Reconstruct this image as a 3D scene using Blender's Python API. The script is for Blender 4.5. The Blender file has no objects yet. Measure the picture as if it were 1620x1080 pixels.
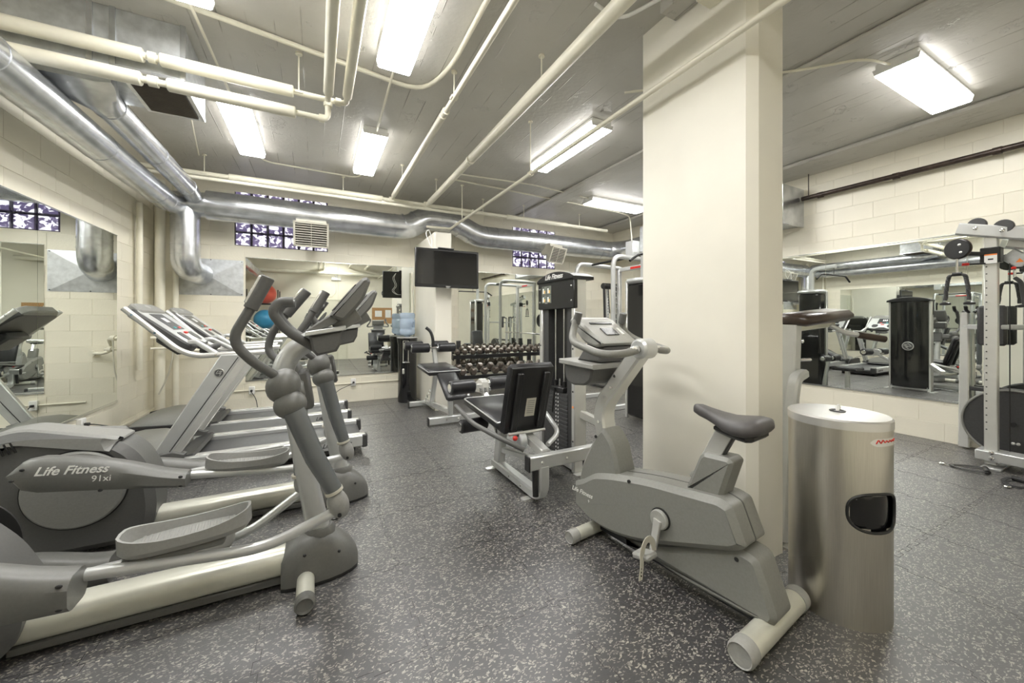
import bpy, math, random
from mathutils import Vector, Matrix
random.seed(7)
S = bpy.context.scene
C = S.collection
PI = math.pi

# ------------------------------------------------------------------ camera, world, exposure
cam_d = bpy.data.cameras.new('camera'); cam = bpy.data.objects.new('camera', cam_d); C.objects.link(cam)
cam_d.sensor_width = 36.0; cam_d.lens = 600.0 / 1620.0 * 36.0
cam_d.shift_y = -33.0 / 1620.0
cam_d.clip_start = 0.02
cam.location = (0, 0, 1.35)
cam.rotation_euler = (PI / 2, 0, -math.atan2(310, 600))
S.camera = cam
W = bpy.data.worlds.new('world'); S.world = W; W.use_nodes = True
W.node_tree.nodes['Background'].inputs[0].default_value = (0.9, 0.93, 1.0, 1)
W.node_tree.nodes['Background'].inputs[1].default_value = 0.6
S.view_settings.view_transform = 'Standard'; S.view_settings.look = 'None'
S.view_settings.gamma = 1.0; S.view_settings.use_curve_mapping = False
S.view_settings.exposure = 1.62
LAMP = 13.0          # radiance of the fluorescent lenses
S.cycles.max_bounces = 10; S.cycles.diffuse_bounces = 5; S.cycles.glossy_bounces = 7
S.cycles.sample_clamp_indirect = 8.0

# ------------------------------------------------------------------ room numbers (metres)
XL, XR, YB, YF, ZC = -1.964, 6.20, 6.825, -0.90, 3.44
MZ0, MZ1 = 0.46, 2.29

# ------------------------------------------------------------------ materials
MATS = {}
def mat(name, col, rough=0.5, metal=0.0, var=0.08, scale=12.0, bump=0.0, bscale=60.0, spec=0.5, coat=0.0, trans=0.0, stretch=None):
    m = bpy.data.materials.new(name); m.use_nodes = True
    nt = m.node_tree; N = nt.nodes; L = nt.links
    b = N['Principled BSDF']
    b.inputs['Roughness'].default_value = rough; b.inputs['Metallic'].default_value = metal
    b.inputs['Specular IOR Level'].default_value = spec; b.inputs['Coat Weight'].default_value = coat
    b.inputs['Transmission Weight'].default_value = trans
    tc = N.new('ShaderNodeTexCoord')
    src = tc.outputs['Object']
    if stretch:
        mp = N.new('ShaderNodeMapping'); mp.inputs['Scale'].default_value = stretch
        L.new(src, mp.inputs[0]); src = mp.outputs[0]
    n = N.new('ShaderNodeTexNoise'); n.inputs['Scale'].default_value = scale; n.inputs['Detail'].default_value = 3
    L.new(src, n.inputs['Vector'])
    r = N.new('ShaderNodeValToRGB')
    r.color_ramp.elements[0].position = 0.3; r.color_ramp.elements[1].position = 0.7
    r.color_ramp.elements[0].color = tuple(max(0, c * (1 - var)) for c in col) + (1,)
    r.color_ramp.elements[1].color = tuple(min(1, c * (1 + var)) for c in col) + (1,)
    L.new(n.outputs['Fac'], r.inputs['Fac']); L.new(r.outputs['Color'], b.inputs['Base Color'])
    if bump:
        n2 = N.new('ShaderNodeTexNoise'); n2.inputs['Scale'].default_value = bscale; n2.inputs['Detail'].default_value = 4
        L.new(src, n2.inputs['Vector'])
        bp = N.new('ShaderNodeBump'); bp.inputs['Strength'].default_value = bump; bp.inputs['Distance'].default_value = 0.01
        L.new(n2.outputs['Fac'], bp.inputs['Height']); L.new(bp.outputs['Normal'], b.inputs['Normal'])
    MATS[name] = m
    return m

mat('wall_paint', (0.83, 0.79, 0.66), 0.42, var=0.05, scale=1.6, bump=0.12, bscale=45)
mat('column_paint', (0.84, 0.81, 0.71), 0.42, var=0.04, scale=1.8, bump=0.10, bscale=18)
mat('pipe_cream', (0.82, 0.79, 0.66), 0.35, var=0.05, scale=6, bump=0.05)
mat('white_enamel', (0.86, 0.86, 0.83), 0.35, var=0.03)
mat('mirror', (0.86, 0.89, 0.86), 0.0, 1.0, var=0.0)
mat('mirror_trim', (0.75, 0.76, 0.74), 0.22, 1.0, var=0.05)
mat('galvanised', (0.66, 0.68, 0.71), 0.27, 0.92, var=0.16, scale=9, bump=0.04, bscale=14)
mat('galvanised_dull', (0.60, 0.62, 0.63), 0.45, 0.7, var=0.14, scale=16)
mat('silver_paint', (0.60, 0.61, 0.60), 0.30, 0.45, var=0.03)
mat('silver_bright', (0.74, 0.74, 0.71), 0.24, 0.55, var=0.03)
mat('warm_silver', (0.64, 0.635, 0.55), 0.30, 0.35, var=0.04)
mat('chrome', (0.82, 0.82, 0.82), 0.10, 1.0, var=0.02)
mat('grey_plastic', (0.235, 0.235, 0.215), 0.42, var=0.05, scale=90, bump=0.05, bscale=500)
mat('grey_plastic_light', (0.36, 0.36, 0.335), 0.40, var=0.05, scale=90, bump=0.05, bscale=500)
mat('grey_plastic_dark', (0.115, 0.115, 0.11), 0.45, var=0.05, scale=90, bump=0.05, bscale=500)
mat('trainer_plastic', (0.150, 0.150, 0.140), 0.40, var=0.05, scale=90, bump=0.05, bscale=500)
mat('trainer_plastic_light', (0.30, 0.30, 0.285), 0.38, var=0.05, scale=90, bump=0.05, bscale=500)
mat('trainer_metal', (0.17, 0.18, 0.185), 0.27, 0.25, var=0.04)
mat('saddle_rubber', (0.085, 0.08, 0.08), 0.45, var=0.08, scale=40)
mat('charcoal', (0.05, 0.05, 0.05), 0.45, var=0.1, scale=60)
mat('black_plastic', (0.016, 0.016, 0.016), 0.35, var=0.1)
mat('black_vinyl', (0.022, 0.022, 0.024), 0.33, var=0.2, scale=20, bump=0.12, bscale=160)
mat('brown_vinyl', (0.05, 0.032, 0.022), 0.28, var=0.2, scale=20, bump=0.08, bscale=140)
mat('black_gloss', (0.010, 0.010, 0.011), 0.08, var=0.1, coat=0.4)
mat('smoked_panel', (0.012, 0.012, 0.012), 0.12, var=0.1, coat=0.5)
mat('rubber_foam', (0.03, 0.029, 0.029), 0.55, var=0.15, scale=80)
mat('belt_rubber', (0.075, 0.075, 0.075), 0.5, var=0.12, scale=30)
mat('weight_iron', (0.05, 0.05, 0.05), 0.5, var=0.15, scale=40)
mat('hex_iron', (0.16, 0.135, 0.115), 0.28, 0.75, var=0.2, scale=40)
mat('brushed_steel', (0.66, 0.63, 0.57), 0.30, 1.0, var=0.06, scale=7, stretch=(60, 60, 1))
mat('steel_lid', (0.78, 0.77, 0.75), 0.33, 0.8, var=0.03)
mat('red_plastic', (0.65, 0.03, 0.02), 0.35)
mat('orange_mark', (0.85, 0.25, 0.05), 0.5)
mat('white_print', (0.85, 0.85, 0.82), 0.5, var=0.02)
mat('dark_print', (0.02, 0.02, 0.02), 0.5, var=0.02)
mat('red_print', (0.45, 0.05, 0.03), 0.5, var=0.05)
mat('gold_print', (0.75, 0.50, 0.15), 0.5, var=0.05)
mat('paper', (0.82, 0.82, 0.78), 0.6, var=0.04)
mat('cork', (0.46, 0.27, 0.12), 0.8, var=0.25, scale=60)
mat('ball_red', (0.72, 0.12, 0.08), 0.32, var=0.05)
mat('ball_blue', (0.05, 0.28, 0.50), 0.32, var=0.05)
mat('bottle_blue', (0.62, 0.74, 0.90), 0.12, var=0.06, scale=8, trans=0.55)
mat('teal_vinyl', (0.02, 0.38, 0.40), 0.4)
mat('purple_vinyl', (0.13, 0.05, 0.25), 0.4)
mat('pipe_black', (0.045, 0.030, 0.022), 0.40, 0.3, var=0.4, scale=20)
mat('screen_dark', (0.035, 0.037, 0.038), 0.25, var=0.1)
mat('lcd', (0.20, 0.22, 0.19), 0.25, var=0.06)
mat('door_paint', (0.74, 0.72, 0.58), 0.4, var=0.03)
mat('wire_black', (0.02, 0.02, 0.02), 0.5)
mat('grating_dark', (0.06, 0.055, 0.045), 0.6, var=0.2)
mat('dark_blade', (0.12, 0.10, 0.075), 0.5, var=0.1)
mat('louver', (0.55, 0.53, 0.45), 0.45, var=0.06)

def emis(name, col, strength):
    m = bpy.data.materials.new(name); m.use_nodes = True
    b = m.node_tree.nodes['Principled BSDF']
    n = m.node_tree.nodes.new('ShaderNodeTexNoise'); n.inputs['Scale'].default_value = 2
    r = m.node_tree.nodes.new('ShaderNodeValToRGB')
    r.color_ramp.elements[0].color = tuple(c * 0.97 for c in col) + (1,); r.color_ramp.elements[1].color = tuple(col) + (1,)
    m.node_tree.links.new(n.outputs['Fac'], r.inputs['Fac'])
    b.inputs['Base Color'].default_value = (0.9, 0.9, 0.9, 1)
    m.node_tree.links.new(r.outputs['Color'], b.inputs['Emission Color'])
    b.inputs['Emission Strength'].default_value = strength
    MATS[name] = m; return m
emis('lamp_lens', (1.0, 0.985, 0.96), LAMP)
emis('lamp_lens_side', (1.0, 0.985, 0.96), LAMP * 0.10)

def floor_material():
    m = bpy.data.materials.new('speckled_rubber'); m.use_nodes = True
    nt = m.node_tree; N = nt.nodes; L = nt.links; b = N['Principled BSDF']
    tc = N.new('ShaderNodeTexCoord')
    # two layers of irregular crumbs, stretched in different directions
    nz = N.new('ShaderNodeTexNoise'); nz.inputs['Scale'].default_value = 45; nz.inputs['Detail'].default_value = 2
    L.new(tc.outputs['Object'], nz.inputs['Vector'])
    mix = N.new('ShaderNodeMix'); mix.data_type = 'VECTOR'; mix.inputs[0].default_value = 0.03
    L.new(tc.outputs['Object'], mix.inputs[4]); L.new(nz.outputs['Color'], mix.inputs[5])
    masks = []; tints = []
    for rot, thr_ in ((0.6, 0.72), (-0.5, 0.74), (1.7, 0.78)):
        mp = N.new('ShaderNodeMapping'); mp.inputs['Rotation'].default_value = (0, 0, rot); mp.inputs['Scale'].default_value = (66, 150, 1)
        L.new(mix.outputs[1], mp.inputs[0])
        v = N.new('ShaderNodeTexVoronoi'); v.inputs['Scale'].default_value = 1; v.inputs['Randomness'].default_value = 1
        L.new(mp.outputs[0], v.inputs['Vector'])
        sep = N.new('ShaderNodeSeparateColor'); L.new(v.outputs['Color'], sep.inputs[0])
        thr = N.new('ShaderNodeMath'); thr.operation = 'GREATER_THAN'; thr.inputs[1].default_value = thr_
        L.new(sep.outputs[0], thr.inputs[0])
        core = N.new('ShaderNodeMath'); core.operation = 'LESS_THAN'; core.inputs[1].default_value = 0.42
        L.new(v.outputs['Distance'], core.inputs[0])
        ml = N.new('ShaderNodeMath'); ml.operation = 'MULTIPLY'
        L.new(thr.outputs[0], ml.inputs[0]); L.new(core.outputs[0], ml.inputs[1]); masks.append(ml)
    m1 = N.new('ShaderNodeMath'); m1.operation = 'MAXIMUM'; L.new(masks[0].outputs[0], m1.inputs[0]); L.new(masks[1].outputs[0], m1.inputs[1])
    mul = N.new('ShaderNodeMath'); mul.operation = 'MAXIMUM'; L.new(m1.outputs[0], mul.inputs[0]); L.new(masks[2].outputs[0], mul.inputs[1])
    fl = N.new('ShaderNodeValToRGB'); fl.color_ramp.elements[0].color = (0.13, 0.125, 0.115, 1); fl.color_ramp.elements[1].color = (0.42, 0.40, 0.34, 1)
    L.new(sep.outputs[1], fl.inputs['Fac'])
    big = N.new('ShaderNodeTexNoise'); big.inputs['Scale'].default_value = 1.1; big.inputs['Detail'].default_value = 4
    L.new(tc.outputs['Object'], big.inputs['Vector'])
    base = N.new('ShaderNodeValToRGB'); base.color_ramp.elements[0].position = 0.3; base.color_ramp.elements[1].position = 0.7
    base.color_ramp.elements[0].color = (0.040, 0.039, 0.041, 1); base.color_ramp.elements[1].color = (0.070, 0.068, 0.071, 1)
    L.new(big.outputs['Fac'], base.inputs['Fac'])
    cm = N.new('ShaderNodeMix'); cm.data_type = 'RGBA'
    L.new(mul.outputs[0], cm.inputs[0]); L.new(base.outputs['Color'], cm.inputs[6]); L.new(fl.outputs['Color'], cm.inputs[7])
    L.new(cm.outputs[2], b.inputs['Base Color'])
    rr = N.new('ShaderNodeMapRange'); rr.inputs[3].default_value = 0.30; rr.inputs[4].default_value = 0.46
    L.new(big.outputs['Fac'], rr.inputs[0]); L.new(rr.outputs[0], b.inputs['Roughness'])
    fine = N.new('ShaderNodeTexNoise'); fine.inputs['Scale'].default_value = 160; fine.inputs['Detail'].default_value = 3
    L.new(tc.outputs['Object'], fine.inputs['Vector'])
    bp = N.new('ShaderNodeBump'); bp.inputs['Strength'].default_value = 0.35; bp.inputs['Distance'].default_value = 0.004
    L.new(fine.outputs['Fac'], bp.inputs['Height']); L.new(bp.outputs['Normal'], b.inputs['Normal'])
    b.inputs['Specular IOR Level'].default_value = 1.0
    b.inputs['Coat Weight'].default_value = 0.55; b.inputs['Coat Roughness'].default_value = 0.46
    MATS['speckled_rubber'] = m
floor_material()

def ceiling_material():
    m = bpy.data.materials.new('ceiling_paint'); m.use_nodes = True
    nt = m.node_tree; N = nt.nodes; L = nt.links; b = N['Principled BSDF']
    tc = N.new('ShaderNodeTexCoord')
    big = N.new('ShaderNodeTexNoise'); big.inputs['Scale'].default_value = 1.3; big.inputs['Detail'].default_value = 5
    L.new(tc.outputs['Object'], big.inputs['Vector'])
    ramp = N.new('ShaderNodeValToRGB'); ramp.color_ramp.elements[0].position = 0.3; ramp.color_ramp.elements[1].position = 0.7
    ramp.color_ramp.elements[0].color = (0.50, 0.485, 0.44, 1); ramp.color_ramp.elements[1].color = (0.60, 0.585, 0.54, 1)
    L.new(big.outputs['Fac'], ramp.inputs['Fac'])
    b.inputs['Roughness'].default_value = 0.33
    # board marks along Y, every 0.15 m, broken up by noise
    sx = N.new('ShaderNodeSeparateXYZ'); L.new(tc.outputs['Object'], sx.inputs[0])
    fr = N.new('ShaderNodeMath'); fr.operation = 'PINGPONG'; fr.inputs[1].default_value = 0.085
    L.new(sx.outputs['X'], fr.inputs[0])
    ln = N.new('ShaderNodeMapRange'); ln.inputs[1].default_value = 0.0; ln.inputs[2].default_value = 0.006; ln.inputs[3].default_value = 1; ln.inputs[4].default_value = 0
    L.new(fr.outputs[0], ln.inputs[0])
    br = N.new('ShaderNodeTexNoise'); br.inputs['Scale'].default_value = 2.2; br.inputs['Detail'].default_value = 3
    L.new(tc.outputs['Object'], br.inputs['Vector'])
    brr = N.new('ShaderNodeValToRGB'); brr.color_ramp.elements[0].position = 0.48; brr.color_ramp.elements[1].position = 0.60
    L.new(br.outputs['Fac'], brr.inputs['Fac'])
    ml = N.new('ShaderNodeMath'); ml.operation = 'MULTIPLY'; L.new(ln.outputs[0], ml.inputs[0]); L.new(brr.outputs['Color'], ml.inputs[1])
    dk = N.new('ShaderNodeMix'); dk.data_type = 'RGBA'; dk.blend_type = 'MULTIPLY'
    dk.inputs[7].default_value = (0.62, 0.60, 0.56, 1)
    L.new(ml.outputs[0], dk.inputs[0]); L.new(ramp.outputs['Color'], dk.inputs[6]); L.new(dk.outputs[2], b.inputs['Base Color'])
    # flaking paint patches
    fk = N.new('ShaderNodeTexNoise'); fk.inputs['Scale'].default_value = 3.4; fk.inputs['Detail'].default_value = 8; fk.inputs['Roughness'].default_value = 0.65
    L.new(tc.outputs['Object'], fk.inputs['Vector'])
    fkr = N.new('ShaderNodeValToRGB'); fkr.color_ramp.elements[0].position = 0.615; fkr.color_ramp.elements[1].position = 0.63
    L.new(fk.outputs['Fac'], fkr.inputs['Fac'])
    ad = N.new('ShaderNodeMath'); ad.operation = 'ADD'; L.new(ml.outputs[0], ad.inputs[0]); L.new(fkr.outputs['Color'], ad.inputs[1])
    fine = N.new('ShaderNodeTexNoise'); fine.inputs['Scale'].default_value = 25; fine.inputs['Detail'].default_value = 5
    L.new(tc.outputs['Object'], fine.inputs['Vector'])
    ad2 = N.new('ShaderNodeMath'); ad2.operation = 'MULTIPLY_ADD'; ad2.inputs[1].default_value = 0.5
    L.new(fine.outputs['Fac'], ad2.inputs[0]); L.new(ad.outputs[0], ad2.inputs[2])
    bp = N.new('ShaderNodeBump'); bp.inputs['Strength'].default_value = 0.75; bp.inputs['Distance'].default_value = 0.008
    L.new(ad2.outputs[0], bp.inputs['Height']); L.new(bp.outputs['Normal'], b.inputs['Normal'])
    MATS['ceiling_paint'] = m
ceiling_material()

def glassblock_material():
    m = bpy.data.materials.new('glass_block'); m.use_nodes = True
    nt = m.node_tree; N = nt.nodes; L = nt.links; b = N['Principled BSDF']
    tc = N.new('ShaderNodeTexCoord'); oi = N.new('ShaderNodeObjectInfo')
    av = N.new('ShaderNodeVectorMath'); av.operation = 'ADD'
    rs = N.new('ShaderNodeVectorMath'); rs.operation = 'SCALE'; rs.inputs['Scale'].default_value = 1.0
    L.new(oi.outputs['Location'], rs.inputs[0])
    L.new(tc.outputs['Object'], av.inputs[0]); L.new(rs.outputs[0], av.inputs[1])
    n = N.new('ShaderNodeTexNoise'); n.inputs['Scale'].default_value = 13; n.inputs['Detail'].default_value = 1.5; n.inputs['Distortion'].default_value = 1.2
    L.new(av.outputs[0], n.inputs['Vector'])
    r = N.new('ShaderNodeValToRGB'); r.color_ramp.elements[0].position = 0.475; r.color_ramp.elements[1].position = 0.555
    r.color_ramp.elements[0].color = (0.055, 0.045, 0.095, 1); r.color_ramp.elements[1].color = (1.0, 1.0, 1.05, 1)
    e = r.color_ramp.elements.new(0.515); e.color = (0.22, 0.19, 0.30, 1)
    L.new(n.outputs['Fac'], r.inputs['Fac'])
    b.inputs['Base Color'].default_value = (0.18, 0.15, 0.24, 1); b.inputs['Roughness'].default_value = 0.08
    # the moulded rim of each block stays dark
    sx = N.new('ShaderNodeSeparateXYZ'); L.new(tc.outputs['Object'], sx.inputs[0])
    ax = N.new('ShaderNodeMath'); ax.operation = 'ABSOLUTE'; L.new(sx.outputs['X'], ax.inputs[0])
    az = N.new('ShaderNodeMath'); az.operation = 'ABSOLUTE'; L.new(sx.outputs['Z'], az.inputs[0])
    mx = N.new('ShaderNodeMath'); mx.operation = 'MAXIMUM'; L.new(ax.outputs[0], mx.inputs[0]); L.new(az.outputs[0], mx.inputs[1])
    mr = N.new('ShaderNodeMapRange'); mr.inputs[1].default_value = 0.078; mr.inputs[2].default_value = 0.088; mr.inputs[3].default_value = 0.62; mr.inputs[4].default_value = 0.02
    L.new(mx.outputs[0], mr.inputs[0])
    L.new(r.outputs['Color'], b.inputs['Emission Color']); L.new(mr.outputs[0], b.inputs['Emission Strength'])  # patchy emission stands in for daylight and highlights in the wavy glass
    bp = N.new('ShaderNodeBump'); bp.inputs['Strength'].default_value = 0.5; bp.inputs['Distance'].default_value = 0.02
    L.new(n.outputs['Fac'], bp.inputs['Height']); L.new(bp.outputs['Normal'], b.inputs['Normal'])
    MATS['glass_block'] = m
glassblock_material()

def front_wall_material():
    # far wall, seen only in the mirrors: block joints as relief
    m = mat('wall_paint_jointed', (0.83, 0.79, 0.66), 0.45, var=0.05, scale=1.6)
    nt = m.node_tree; N = nt.nodes; L = nt.links; b = N['Principled BSDF']
    tc = N.new('ShaderNodeTexCoord'); mp = N.new('ShaderNodeMapping'); mp.inputs['Rotation'].default_value = (PI / 2, 0, 0)
    L.new(tc.outputs['Object'], mp.inputs[0])
    br = N.new('ShaderNodeTexBrick'); br.inputs['Scale'].default_value = 1; br.inputs['Brick Width'].default_value = 0.406
    br.inputs['Row Height'].default_value = 0.203; br.inputs['Mortar Size'].default_value = 0.004
    L.new(mp.outputs[0], br.inputs['Vector'])
    bp = N.new('ShaderNodeBump'); bp.invert = True; bp.inputs['Strength'].default_value = 0.12; bp.inputs['Distance'].default_value = 0.004
    L.new(br.outputs['Fac'], bp.inputs['Height']); L.new(bp.outputs['Normal'], b.inputs['Normal'])
front_wall_material()

# ------------------------------------------------------------------ geometry helpers
def V(*a): return Vector(a)
def fillet(pts, rad, k=5):
    pts = [Vector(p) for p in pts]; out = [pts[0]]
    for i in range(1, len(pts) - 1):
        a, b, c = pts[i - 1], pts[i], pts[i + 1]
        r_ = rad[i - 1] if isinstance(rad, (list, tuple)) else rad
        u = (a - b); w = (c - b); lu, lw = u.length, w.length
        d = min(r_, lu * 0.49, lw * 0.49)
        u.normalize(); w.normalize()
        for j in range(k + 1):
            t = j / k
            out.append((b + u * d) * (1 - t) ** 2 + b * 2 * t * (1 - t) + (b + w * d) * t * t)
    out.append(pts[-1]); return out
def arc2(cx, cz, r, a0, a1, n):
    return [(cx + r * math.cos(math.radians(a0 + (a1 - a0) * i / n)), cz + r * math.sin(math.radians(a0 + (a1 - a0) * i / n))) for i in range(n + 1)]
def round_poly(poly, rad, k=3):
    n = len(poly); out = []
    for i in range(n):
        a, b, c = Vector(poly[i - 1]), Vector(poly[i]), Vector(poly[(i + 1) % n])
        r_ = rad[i] if isinstance(rad, (list, tuple)) else rad
        if r_ <= 0: out.append(tuple(b)); continue
        u = a - b; w = c - b; d = min(r_, u.length * 0.48, w.length * 0.48)
        u.normalize(); w.normalize()
        for j in range(k + 1):
            t = j / k; p = (b + u * d) * (1 - t) ** 2 + b * 2 * t * (1 - t) + (b + w * d) * t * t
            out.append((p.x, p.y))
    return out
def inset2(poly, d):
    n = len(poly); out = []
    area = sum(poly[i][0] * poly[(i + 1) % n][1] - poly[(i + 1) % n][0] * poly[i][1] for i in range(n))
    s = 1 if area > 0 else -1
    for i in range(n):
        a, b, c = Vector(poly[i - 1]), Vector(poly[i]), Vector(poly[(i + 1) % n])
        e1 = (b - a); e2 = (c - b)
        if e1.length < 1e-9 or e2.length < 1e-9: out.append(tuple(b)); continue
        e1.normalize(); e2.normalize()
        n1 = Vector((-e1.y, e1.x)) * s; n2 = Vector((-e2.y, e2.x)) * s
        m = n1 + n2
        if m.length < 1e-6: out.append(tuple(b + n1 * d)); continue
        m.normalize(); k = max(0.5, m.dot(n1))
        p = b + m * (d / k); out.append((p.x, p.y))
    return out

class MB:
    def __init__(self): self.v = []; self.f = []
    def add(self, vs, fs, M=None):
        o = len(self.v)
        if M is not None: vs = [M @ Vector(p) for p in vs]
        self.v += [tuple(p) for p in vs]; self.f += [tuple(i + o for i in q) for q in fs]; return self
    def box(self, c, s, R=None, ch=0.0):
        x, y, z = (q / 2 for q in s)
        if ch <= 0:
            vs = [(a * x, b * y, d * z) for a in (-1, 1) for b in (-1, 1) for d in (-1, 1)]
            fs = [(0, 1, 3, 2), (4, 6, 7, 5), (0, 4, 5, 1), (2, 3, 7, 6), (0, 2, 6, 4), (1, 5, 7, 3)]
        else:
            ch = min(ch, x * .9, y * .9, z * .9); vs = []; idx = {}
            for a in (-1, 1):
                for b in (-1, 1):
                    for d in (-1, 1):
                        for k in range(3):
                            p = [a * x, b * y, d * z]
                            for q in range(3):
                                if q != k: p[q] -= (a, b, d)[q] * ch
                            idx[(a, b, d, k)] = len(vs); vs.append(tuple(p))
            g = lambda a, b, d, k: idx[(a, b, d, k)]
            fs = []
            for s_ in (-1, 1):
                q = [g(s_, -1, -1, 0), g(s_, 1, -1, 0), g(s_, 1, 1, 0), g(s_, -1, 1, 0)]; fs.append(q if s_ > 0 else q[::-1])
                q = [g(-1, s_, -1, 1), g(-1, s_, 1, 1), g(1, s_, 1, 1), g(1, s_, -1, 1)]; fs.append(q if s_ > 0 else q[::-1])
                q = [g(-1, -1, s_, 2), g(1, -1, s_, 2), g(1, 1, s_, 2), g(-1, 1, s_, 2)]; fs.append(q if s_ > 0 else q[::-1])
            for a in (-1, 1):
                for b in (-1, 1):
                    q = [g(a, b, -1, 0), g(a, b, -1, 1), g(a, b, 1, 1), g(a, b, 1, 0)]; fs.append(q if a * b > 0 else q[::-1])
                    q = [g(a, -1, b, 0), g(a, 1, b, 0), g(a, 1, b, 2), g(a, -1, b, 2)]; fs.append(q if a * b > 0 else q[::-1])
                    q = [g(-1, a, b, 1), g(-1, a, b, 2), g(1, a, b, 2), g(1, a, b, 1)]; fs.append(q if a * b > 0 else q[::-1])
                    for d in (-1, 1):
                        q = [g(a, b, d, 0), g(a, b, d, 1), g(a, b, d, 2)]; fs.append(q if a * b * d > 0 else q[::-1])
        M = Matrix.Translation(c) @ (R.to_4x4() if R is not None else Matrix.Identity(4))
        return self.add(vs, fs, M)
    def bx(self, x0, x1, y0, y1, z0, z1, ch=0.0):
        return self.box(((x0 + x1) / 2, (y0 + y1) / 2, (z0 + z1) / 2), (abs(x1 - x0), abs(y1 - y0), abs(z1 - z0)), None, ch)
    def frames(self, pts, up=None):
        n = len(pts); T = []
        for i in range(n):
            a = pts[max(0, i - 1)]; b = pts[min(n - 1, i + 1)]
            t = (b - a); T.append(t.normalized() if t.length > 1e-9 else Vector((0, 0, 1)))
        if up is not None:
            fr = []
            for t in T:
                s = t.cross(Vector(up)); s = s.normalized() if s.length > 1e-6 else Vector((1, 0, 0))
                fr.append((s, s.cross(t)))
            return fr
        r = Vector((0, 0, 1)) if abs(T[0].z) < 0.9 else Vector((1, 0, 0))
        s = T[0].cross(r).normalized(); fr = []
        for i, t in enumerate(T):
            s = (s - t * s.dot(t)).normalized(); fr.append((s, t.cross(s)))
        return fr
    def sweep(self, pts, sections, up=None, cap=True, closed=False):
        pts = [Vector(p) for p in pts]; fr = self.frames(pts, up); vs = []; fs = []
        k = len(sections[0]); n = len(pts)
        for p, (s, u), sec in zip(pts, fr, sections):
            vs += [p + s * a + u * b for a, b in sec]
        for i in range(n - 1 if not closed else n):
            i2 = (i + 1) % n
            for j in range(k):
                fs.append((i * k + j, i * k + (j + 1) % k, i2 * k + (j + 1) % k, i2 * k + j))
        if cap and not closed:
            fs.append(tuple(range(k))[::-1]); fs.append(tuple(range((n - 1) * k, n * k)))
        return self.add(vs, fs)
    def tube(self, pts, r, n=10, cap=True, closed=False, up=None):
        rs = r if isinstance(r, (list, tuple)) else [r] * len(pts)
        secs = [[(q * math.cos(2 * PI * j / n), q * math.sin(2 * PI * j / n)) for j in range(n)] for q in rs]
        return self.sweep(pts, secs, up, cap, closed)
    def bar(self, pts, w, h, ch=0.006, up=(0, 0, 1)):
        ws = w if isinstance(w, (list, tuple)) else [w] * len(pts); hs = h if isinstance(h, (list, tuple)) else [h] * len(pts)
        secs = []
        for a, b in zip(ws, hs):
            x, y = a / 2, b / 2; c = min(ch, x * .9, y * .9)
            secs.append([(x - c, -y), (x, -y + c), (x, y - c), (x - c, y), (-x + c, y), (-x, y - c), (-x, -y + c), (-x + c, -y)])
        return self.sweep(pts, secs, up)
    def oval(self, pts, w, h, n=14, up=(0, 0, 1), e=2.6):
        ws = w if isinstance(w, (list, tuple)) else [w] * len(pts); hs = h if isinstance(h, (list, tuple)) else [h] * len(pts)
        secs = []
        for a, b in zip(ws, hs):
            sec = []
            for j in range(n):
                t = 2 * PI * j / n; c, s = math.cos(t), math.sin(t)
                sec.append((a / 2 * math.copysign(abs(c) ** (2 / e), c), b / 2 * math.copysign(abs(s) ** (2 / e), s)))
            secs.append(sec)
        return self.sweep(pts, secs, up)
    def prism(self, poly, a, b, plane='xz', ch=0.0):
        """2-D outline extruded along the third axis from a to b, edges chamfered by ch."""
        n = len(poly)
        lev = [(a, poly)] if ch <= 0 else [(a, inset2(poly, ch)), (a + math.copysign(ch, b - a), poly)]
        lev += [(b, poly)] if ch <= 0 else [(b - math.copysign(ch, b - a), poly), (b, inset2(poly, ch))]
        mp = {'xz': lambda p, t: (p[0], t, p[1]), 'xy': lambda p, t: (p[0], p[1], t), 'yz': lambda p, t: (t, p[0], p[1])}[plane]
        vs = []; fs = []
        for t, pl in lev: vs += [mp(p, t) for p in pl]
        for i in range(len(lev) - 1):
            for j in range(n): fs.append((i * n + j, i * n + (j + 1) % n, (i + 1) * n + (j + 1) % n, (i + 1) * n + j))
        fs.append(tuple(range(n))[::-1]); fs.append(tuple(range((len(lev) - 1) * n, len(lev) * n)))
        return self.add(vs, fs)
    def lathe(self, prof, n=24, M=None, cap=True):
        vs = []; fs = []; k = len(prof)
        for i in range(n):
            t = 2 * PI * i / n
            vs += [(r * math.cos(t), r * math.sin(t), z) for r, z in prof]
        for i in range(n):
            i2 = (i + 1) % n
            for j in range(k - 1): fs.append((i * k + j, i2 * k + j, i2 * k + j + 1, i * k + j + 1))
        if cap:
            if prof[0][0] > 1e-6: fs.append(tuple(i * k for i in range(n))[::-1])
            if prof[-1][0] > 1e-6: fs.append(tuple(i * k + k - 1 for i in range(n)))
        return self.add(vs, fs, M)
    def cyl(self, a, b, r, n=16, ch=0.0):
        a = Vector(a); b = Vector(b); d = b - a; L = d.length
        M = Matrix.Translation(a) @ d.to_track_quat('Z', 'Y').to_matrix().to_4x4()
        prof = [(r, 0), (r, L)] if ch <= 0 else [(r - ch, 0), (r, ch), (r, L - ch), (r - ch, L)]
        return self.lathe(prof, n, M)
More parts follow.
